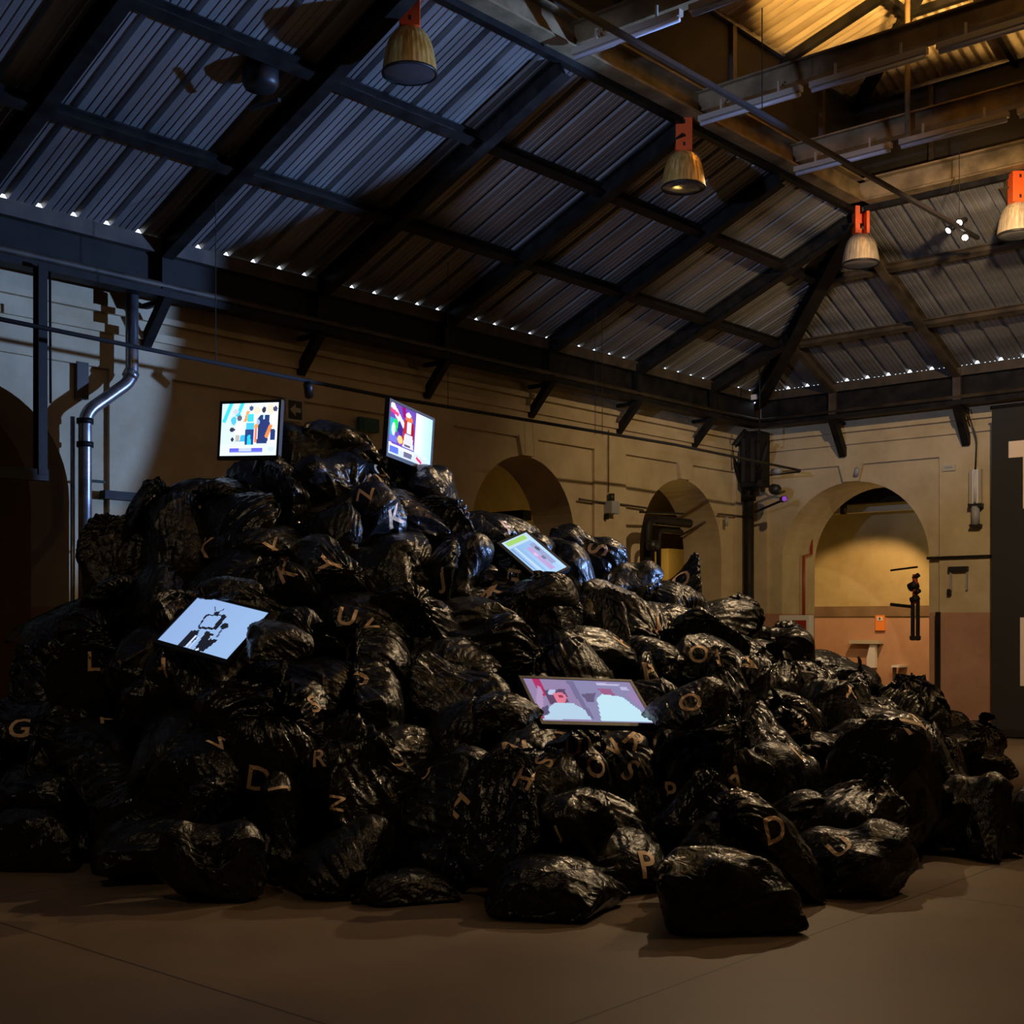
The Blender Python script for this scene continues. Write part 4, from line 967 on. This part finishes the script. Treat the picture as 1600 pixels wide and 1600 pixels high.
I = np.interp
YB_ = ([-300, -100, 0, 130, 200, 300, 430, 620, 820, 1000, 1180, 1300, 1400, 1480, 1600, 1750], [1330, 1350, 1362, 1368, 1376, 1415, 1408, 1415, 1440, 1405, 1460, 1440, 1402, 1355, 1345, 1315])
YR_ = ([-300, -150, 0, 80, 150, 250, 345, 440, 540, 600, 690, 760, 850, 930, 1000, 1115, 1180, 1300, 1390, 1440, 1560, 1650, 1750],
       [1240, 1150, 1050, 950, 835, 762, 715, 668, 664, 695, 742, 795, 832, 845, 885, 895, 965, 1018, 1058, 1115, 1205, 1275, 1325])
ZR_ = ([-300, 0, 345, 540, 700, 930, 1115, 1300, 1450, 1600, 1750], [9.0, 9.6, 10.8, 11.2, 11.4, 11.8, 12.2, 12.6, 12.8, 12.8, 12.4])
def surf(px, t):
    """World point of the pile's surface: t = 0 at its foot on the floor, 1 on its ridge."""
    zb = F*CAMH/(I(px, *YB_)-HZ); zr = I(px, *ZR_); hr = CAMH+(HZ-I(px, *YR_))/F*zr
    z = zb+(zr-zb)*t; h = hr*t if t <= 1 else hr*(1-(t-1)*.75)
    u = (px-800)/F
    return Vector(((CS*u-SN)*z, (SN*u+CS)*z, h))
def snorm(px, t):
    a = surf(px+15, t)-surf(px-15, t); b_ = surf(px, t+.03)-surf(px, t-.03)
    n_ = a.cross(b_).normalized(); return n_ if n_.z > 0 else -n_
def t_at(px, py):
    lo, hi = 0., 1.
    for _ in range(30):
        m_ = (lo+hi)/2
        if pix(surf(px, m_))[1] > py: lo = m_
        else: hi = m_
    return (lo+hi)/2
RNG = random.Random(11)
BAGS = []
CENT = []
def orient(proto, up, az, roll=0):
    """rotation: proto z -> up, neck azimuth -> az; roll turns the bag over its neck axis first"""
    zaxis = Vector(up).normalized()
    R1 = Matrix.Rotation(az, 3, 'Z') @ Matrix.Rotation(roll, 3, 'Y') @ Matrix.Rotation(-proto['az'], 3, 'Z'); q = Vector((0, 0, 1)).rotation_difference(zaxis).to_matrix()
    return q @ R1
def add_bag(center, up, az, scale, pi, layer, floor=False, sc=(1, 1, 1), roll=.0):
    pr = PROTO[pi]; R = orient(pr, up, az, roll)
    S = Matrix.Diagonal(Vector((scale*sc[0], scale*sc[1], scale*sc[2])))
    RS = R @ S
    c = Vector(center)-RS @ Vector(pr['ctr'])
    zmin = min((RS[2][0]*p_[0]+RS[2][1]*p_[1]+RS[2][2]*p_[2]) for p_ in pr['pts'][::5])
    if floor or c.z+zmin < 0.0: c.z = -zmin+.002
    mw = Matrix.Translation(c) @ RS.to_4x4()
    o = bpy.data.objects.new('rubbish_bag', pr['body']); COL.objects.link(o); o.matrix_world = mw
    o.location = c; o.rotation_euler = R.to_euler(); o.scale = (scale*sc[0], scale*sc[1], scale*sc[2])
    n_ = bpy.data.objects.new('tied_neck', pr['neck']); COL.objects.link(n_); n_.parent = o
    cc = c+RS @ Vector(pr['ctr'])
    b_ = dict(o=o, mw=mw, inv=mw.inverted(), p=pi, c=cc, layer=layer, letters=[], floor=floor, scale=scale)
    BAGS.append(b_); CENT.append(cc); return b_
CAMV = Vector((0, 0, CAMH))
def cam_az(deg):
    """azimuth of a direction seen from the camera: 0 = towards it, 90 = to the right, 180 = away, 270 = left"""
    return ANG-math.pi/2+math.radians(deg)
# bags standing on the floor along the foot: (px, py of its foot, width in pixels, prototype, neck direction, flatten)
FOOT = [(-70, 1352, 150, 2, 100, 1), (52, 1364, 150, 8, 160, 1.1), (205, 1377, 185, 0, 200, .95), (330, 1417, 185, 4, 130, 1.0), (528, 1409, 195, 2, 20, 1.0), (628, 1418, 120, 6, 300, .9),
        (700, 1398, 170, 1, 150, 1.1), (842, 1443, 245, 7, 250, .95), (985, 1402, 160, 5, 180, 1.1), (1150, 1464, 245, 8, 170, .95), (1345, 1410, 205, 9, 250, .72),
        (1432, 1358, 185, 4, 200, 1.15), (1562, 1350, 160, 10, 120, 1.0), (1690, 1338, 160, 3, 60, 1.0), (425, 1385, 150, 10, 60, 1.15), (120, 1350, 130, 6, 180, 1.0), (1262, 1400, 130, 1, 180, 1.1), (910, 1385, 130, 3, 180, 1.15)]
for (px, py, wpx, pi, az, fl) in FOOT:
    pr = PROTO[pi]; g0 = hitZ(px, py, 0); z = pix(g0)[2]; W_m = wpx*z/F
    R = orient(pr, (0, 0, 1), cam_az(az)); cx = [R[0][0]*p_[0]+R[0][1]*p_[1] for p_ in pr['pts']]; cy = [R[1][0]*p_[0]+R[1][1]*p_[1] for p_ in pr['pts']]
    xs_ = [CS*x+SN*y for x, y in zip(cx, cy)]; zs_ = [-SN*x+CS*y for x, y in zip(cx, cy)]
    s = W_m/(max(xs_)-min(xs_)); s = min(max(s, .7), 1.6)
    fwd = Vector((-SN, CS, 0)); off = -min(zs_)*s*.9
    add_bag(Vector((g0.x, g0.y, 0))+fwd*off, (0, 0, 1), cam_az(az), s, pi, 0, True, (1, 1, fl))
# bags picked out one by one on the slope: (px, py, scale, prototype, neck direction, extra lean)
KEY = [(650, 965, 1.15, 2, 0), (560, 935, 1.0, 7, 200), (705, 895, 1.0, 0, 90), (385, 1120, 1.25, 9, 90), (580, 1090, 1.2, 1, 280), (700, 1230, 1.1, 4, 240), (215, 1240, 1.3, 6, 270), (235, 925, 1.0, 8, 150),
       (930, 1215, 1.05, 3, 60), (960, 1270, 1.1, 0, 260), (1100, 1240, 1.05, 10, 90), (1075, 1095, 1.0, 5, 160), (1180, 1050, 1.15, 1, 60), (1260, 1130, 1.1, 6, 300), (1360, 1130, 1.1, 9, 80), (1220, 1210, 1.15, 4, 40),
       (1045, 950, 1.1, 7, 70), (930, 860, 1.05, 9, 90), (880, 835, .9, 0, 200), (480, 700, 1.1, 2, 170), (545, 690, 1.05, 8, 180), (278, 752, .9, 7, 265), (1080, 897, .9, 3, 90), (1350, 1062, .85, 10, 90),
       (780, 1000, 1.1, 9, 90), (930, 1000, 1.1, 1, 120), (820, 1170, 1.05, 6, 150), (970, 1160, .95, 10, 200), (520, 890, 1.1, 4, 30), (440, 760, 1.15, 7, 300), (640, 790, 1.1, 0, 120), (600, 745, 1.0, 10, 60),
       (360, 880, 1.05, 5, 160), (720, 1070, 1.2, 3, 250), (1230, 1010, 1.0, 4, 90)]
def rnd_place(px, t, inset, s, pi, az, layer, roll=None):
    if roll is None: roll = -math.radians(RNG.choice([0, 0, 35, 60, 90, 120]))
    n_ = snorm(px, t); p_ = surf(px, t)-n_*inset; p_.z = max(p_.z, .19)
    up = (Vector((0, 0, 1))*1.0+n_*RNG.uniform(.1, .9)+Vector((RNG.uniform(-.25, .25), RNG.uniform(-.25, .25), 0))).normalized()
    for (c, ux, vy, nn, hw, hh) in SCREENS:
        d = p_-c; r_ = .27*s
        if d.dot(nn) > -r_-.06:
            # bag would stand in front of the screen: is it in the way of the picture?
            q = pix(p_); dist = math.hypot(max(abs(d.dot(ux))-hw, 0), max(abs(d.dot(vy))-hh, 0))
            qc = [pix(c+ux*a*hw+vy*b_*hh) for a in (-1, 0, 1) for b_ in (-1, 0, 1)]
            rp = r_*F/q[2]
            minx, maxx = min(v[0] for v in qc), max(v[0] for v in qc); miny, maxy = min(v[1] for v in qc), max(v[1] for v in qc)
            if minx-rp*1.1 < q[0] < maxx+rp*1.1 and miny-rp*.7 < q[1] < maxy+rp*.85:
                k = d.dot(nn)+r_+.08
                if k < .45: p_ = p_-nn*k
                else: return None
    if p_.x < XW+.3: p_.x = XW+.3
    return add_bag(p_, up, az, s, pi, layer, False, (RNG.uniform(.97, 1.15), RNG.uniform(.97, 1.15), RNG.uniform(.8, 1.0)), roll)
for (px, py, s, pi, az) in KEY:
    rnd_place(px, min(t_at(px, py), .99), .17, s, pi, cam_az(az), 0, -math.radians(70) if az in (0, 20, 30) else None)
def scatter(n, t0, t1, inset, dmin, layer, seed, smin, smax, lim):
    R_ = random.Random(seed); k = 0
    for i in range(n):
        px = R_.uniform(-190, 1740); t = R_.uniform(t0, t1)
        p_ = surf(px, t)-snorm(px, t)*inset
        if p_.z < (.1 if layer else .0): continue
        p_.z = max(p_.z, .19)
        own = [b_['c'] for b_ in BAGS if b_['layer'] == layer]
        if own and min((p_-c).length for c in own) < dmin: continue
        if rnd_place(px, t, inset, R_.uniform(smin, smax), R_.randrange(NPROTO), R_.uniform(0, 6.283), layer): k += 1
        if k >= lim: break
    return k
k1 = scatter(20000, .07, 1.0, .17, .385, 0, 5, .9, 1.15, 215)
k2 = scatter(9000, .06, 1.0, .52, .62, 1, 8, 1.3, 1.5, 90)
# bags pressed against the screens' edges: (px, py, distance, scale, prototype, neck direction)
for (px, py, z, s, pi, az) in ((846, 930, 10.2, .85, 0, 250), (432, 1012, 8.35, .72, 8, 90), (775, 1118, 8.0, .66, 1, 250), (1078, 1112, 8.2, .82, 2, 0), (360, 925, 9.0, .6, 6, 90)):
    add_bag(deep(px, py, z), (.1, -.1, 1), cam_az(az), s, pi, 0, False, (1, 1, .9))
print('BAGS', len(BAGS), k1, k2)

# ---------------------------------------------------------------- letters printed on the bags
LET = [('Y', 516, 881, 80, 30), ('J', 689, 908, 0, 36), ('U', 542, 962, -10, 28), ('Z', 579, 971, 0, 24), ('X', 770, 922, 20, 28), ('F', 801, 906, -10, 30), ('H', 971, 1000, 60, 24), ('T', 1030, 975, 170, 30),
       ('O', 556, 1062, 10, 32), ('K', 871, 1142, 15, 30), ('N', 804, 1167, 5, 32), ('U', 895, 1168, 0, 24), ('L', 927, 1167, -5, 26), ('V', 958, 1168, 40, 30), ('R', 995, 1156, -45, 30), ('Q', 958, 1138, 30, 26),
       ('O', 932, 1198, 80, 28), ('S', 985, 1203, -30, 30), ('H', 820, 1216, -25, 30), ('P', 1048, 1238, 0, 28), ('A', 1014, 1045, 30, 26), ('S', 850, 1190, 70, 24), ('G', 30, 1137, 0, 28), ('L', 147, 1033, 0, 26),
       ('H', 249, 1045, 10, 26), ('D', 405, 1217, -12, 34), ('J', 437, 1233, 100, 30), ('K', 320, 854, -10, 26), ('X', 427, 857, 20, 24), ('K', 447, 891, 30, 28), ('S', 490, 1100, 20, 24), ('P', 167, 1124, 0, 24),
       ('N', 526, 1255, 80, 22), ('H', 713, 1255, 50, 34), ('P', 1013, 1350, 5, 36), ('J', 871, 1304, 20, 24), ('J', 668, 1208, 0, 22), ('C', 619, 1185, 0, 22), ('A', 1147, 1218, 215, 28), ('D', 1210, 1295, 20, 34),
       ('U', 1313, 1323, 40, 30), ('N', 1423, 1128, 30, 30), ('O', 1064, 904, 0, 24), ('O', 1092, 1021, 0, 26), ('V', 1169, 1037, 60, 28), ('O', 1078, 1097, 10, 28), ('K', 1255, 1133, 100, 30), ('X', 1330, 1077, 0, 26),
       ('C', 1245, 1174, 60, 26), ('Q', 596, 736, 80, 24), ('O', 586, 750, 90, 22), ('Z', 570, 772, 80, 22), ('K', 620, 806, 30, 28), ('S', 934, 858, 80, 28), ('F', 794, 823, 20, 22), ('L', 1116, 1030, 200, 26),
       ('M', 760, 925, 10, 20), ('W', 350, 1160, 20, 24), ('R', 500, 1184, 0, 24)]
def glyph(ch, size):
    cu = bpy.data.curves.new('g', 'FONT'); cu.body = ch; cu.size = 1; cu.align_x = 'CENTER'; cu.align_y = 'CENTER'; cu.offset = .012; cu.resolution_u = 3
    o = bpy.data.objects.new('g', cu); COL.objects.link(o); bpy.context.view_layer.update()
    me = bpy.data.meshes.new_from_object(o.evaluated_get(bpy.context.evaluated_depsgraph_get()))
    b_ = bmesh.new(); b_.from_mesh(me)
    bmesh.ops.remove_doubles(b_, verts=b_.verts, dist=1e-5); bmesh.ops.triangulate(b_, faces=b_.faces)
    for _ in range(4):
        es = [e_ for e_ in b_.edges if e_.calc_length() > .11]
        if not es: break
        bmesh.ops.subdivide_edges(b_, edges=es, cuts=1); bmesh.ops.triangulate(b_, faces=b_.faces)
    v = np.array([w_.co[:] for w_ in b_.verts]); f = [tuple(w_.index for w_ in q.verts) for q in b_.faces]
    b_.free(); bpy.data.objects.remove(o); bpy.data.curves.remove(cu); bpy.data.meshes.remove(me)
    v[:, 0] -= (v[:, 0].min()+v[:, 0].max())/2; v[:, 1] -= (v[:, 1].min()+v[:, 1].max())/2; v /= (v[:, 1].max()-v[:, 1].min())
    return v*size, f
GL = {}
for (ch, px, py, rot, sz) in LET:
    best = None; d = ray(px, py).normalized()
    for b_ in BAGS:
        w_ = b_['c']-CAMV; al = w_.dot(d)
        if (w_-d*al).length > .7: continue
        lo = b_['inv'] @ CAMV; ld = (b_['inv'].to_3x3() @ d)
        h = PROTO[b_['p']]['bvh'].ray_cast(lo, ld.normalized())
        if h[0] is not None:
            P_ = b_['mw'] @ h[0]; dist = (P_-CAMV).length
            if best is None or dist < best[0]: best = (dist, b_, P_)
    if best is None: continue
    dist, b_, P_ = best; bv = PROTO[b_['p']]['bvh']; inv, mw = b_['inv'], b_['mw']; m3 = mw.to_3x3(); nm = m3.inverted().transposed()
    # smoothed surface normal under the letter
    acc = Vector((0, 0, 0)); side = d.cross(Vector((0, 0, 1))).normalized(); upv = side.cross(d).normalized()
    for a in range(-2, 3):
        for c_ in range(-2, 3):
            q = P_+side*a*.03+upv*c_*.03-d*.4; h = bv.ray_cast(inv @ q, (inv.to_3x3() @ d).normalized())
            if h[0] is not None: acc += (nm @ h[1]).normalized()
    nn = acc.normalized() if acc.length > .1 else -d
    if nn.dot(d) > 0: nn = -nn
    fc = abs(nn.dot(d))
    nn = (nn+(-d)*(.35 if fc > .5 else .8)).normalized()
    size = sz*dist/F*1.12/max(.62, abs(nn.dot(d)))**.5
    a = math.radians(rot); uimg = upv*math.cos(a)-side*math.sin(a)
    tv = (uimg-nn*uimg.dot(nn)).normalized(); tu = tv.cross(nn).normalized()
    if tu.dot(side*math.cos(a)+upv*math.sin(a)) < 0: tu = -tu
    if ch not in GL: GL[ch] = glyph(ch, 1.0)
    v, f = GL[ch]; vs = []; ok = []
    for (x, y, _) in v*size:
        q = P_+tu*x+tv*y+nn*.12; h = bv.ray_cast(inv @ q, (inv.to_3x3() @ (-nn)).normalized())
        if h[0] is None or (mw @ h[0]-P_).length > size*1.6: vs.append(None); continue
        g_ = mw @ h[0]+nn*.0035; vs.append(inv @ g_)
    idx = {}; vv = []
    ff = []
    for q in f:
        if any(vs[i] is None for i in q): continue
        for i in q:
            if i not in idx: idx[i] = len(vv); vv.append(tuple(vs[i]))
        ff.append(tuple(idx[i] for i in q))
    if len(ff) < 6: continue
    me = bpy.data.meshes.new('printed_letter'); me.from_pydata(vv, [], ff); me.materials.append(M['letter'])
    o = bpy.data.objects.new('printed_letter', me); COL.objects.link(o); o.parent = b_['o']; o['label'] = 'pale letter %s' % ch
    b_['letters'].append(ch)

# ---------------------------------------------------------------- describe every bag
SCN = ['the crowd screen', 'the red-haired figure screen', 'the striped screen', 'the pale blue screen', 'the wide screen']
def rel(dx, dy):
    a = ''
    if abs(dy) > .4*abs(dx): a = 'above' if dy < 0 else 'below'
    if abs(dx) > .4*abs(dy): a = (a+' ' if a else '')+('right of' if dx > 0 else 'left of')
    return a
for b_ in BAGS: b_['px'] = pix(b_['c'])
tiers = ['on the floor']+[q+' tier' for q in ('second', 'third', 'fourth', 'fifth', 'sixth', 'seventh', 'eighth', 'ninth')]+['top tier']
def tier(b_):
    if b_['floor']: return 0
    return min(9, 1+int(max(0, b_['c'].z-.3)/.37))
grp = {}
for b_ in BAGS: grp.setdefault((tier(b_), b_['layer']), []).append(b_)
used = set()
for key, lst in grp.items():
    lst.sort(key=lambda q: q['px'][0])
    for i, b_ in enumerate(lst):
        px, py, _ = b_['px']; o = b_['o']
        cs_ = [(math.hypot(px-pix(s_[0])[0], py-pix(s_[0])[1]), SCN[k], px-pix(s_[0])[0], py-pix(s_[0])[1]) for k, s_ in enumerate(SCREENS)]
        near = min(cs_); o['category'] = 'bag'; on = ORD[i]
        if b_['letters']:
            lab = 'black bag printed %s, %s %s, %s' % (' and '.join(sorted(set(b_['letters']))), rel(near[2], near[3]), near[1], tiers[key[0]])
            if lab in used: lab = 'black bag printed %s, %s %s, %s from left, %s' % (' and '.join(sorted(set(b_['letters']))), rel(near[2], near[3]), near[1], on, tiers[key[0]])
            o['group'] = 'lettered black rubbish bags of the pile'
        elif key[1] == 0:
            lab = 'plain black bag %s %s, %s from left, %s' % (rel(near[2], near[3]), near[1], on, tiers[key[0]])
            o['group'] = 'plain black rubbish bags of the pile'
        else:
            lab = 'bulky bag buried behind the front ones, %s from left, %s' % (on, tiers[key[0]])
            o['group'] = 'black rubbish bags buried inside the pile'
        used.add(lab); o['label'] = lab
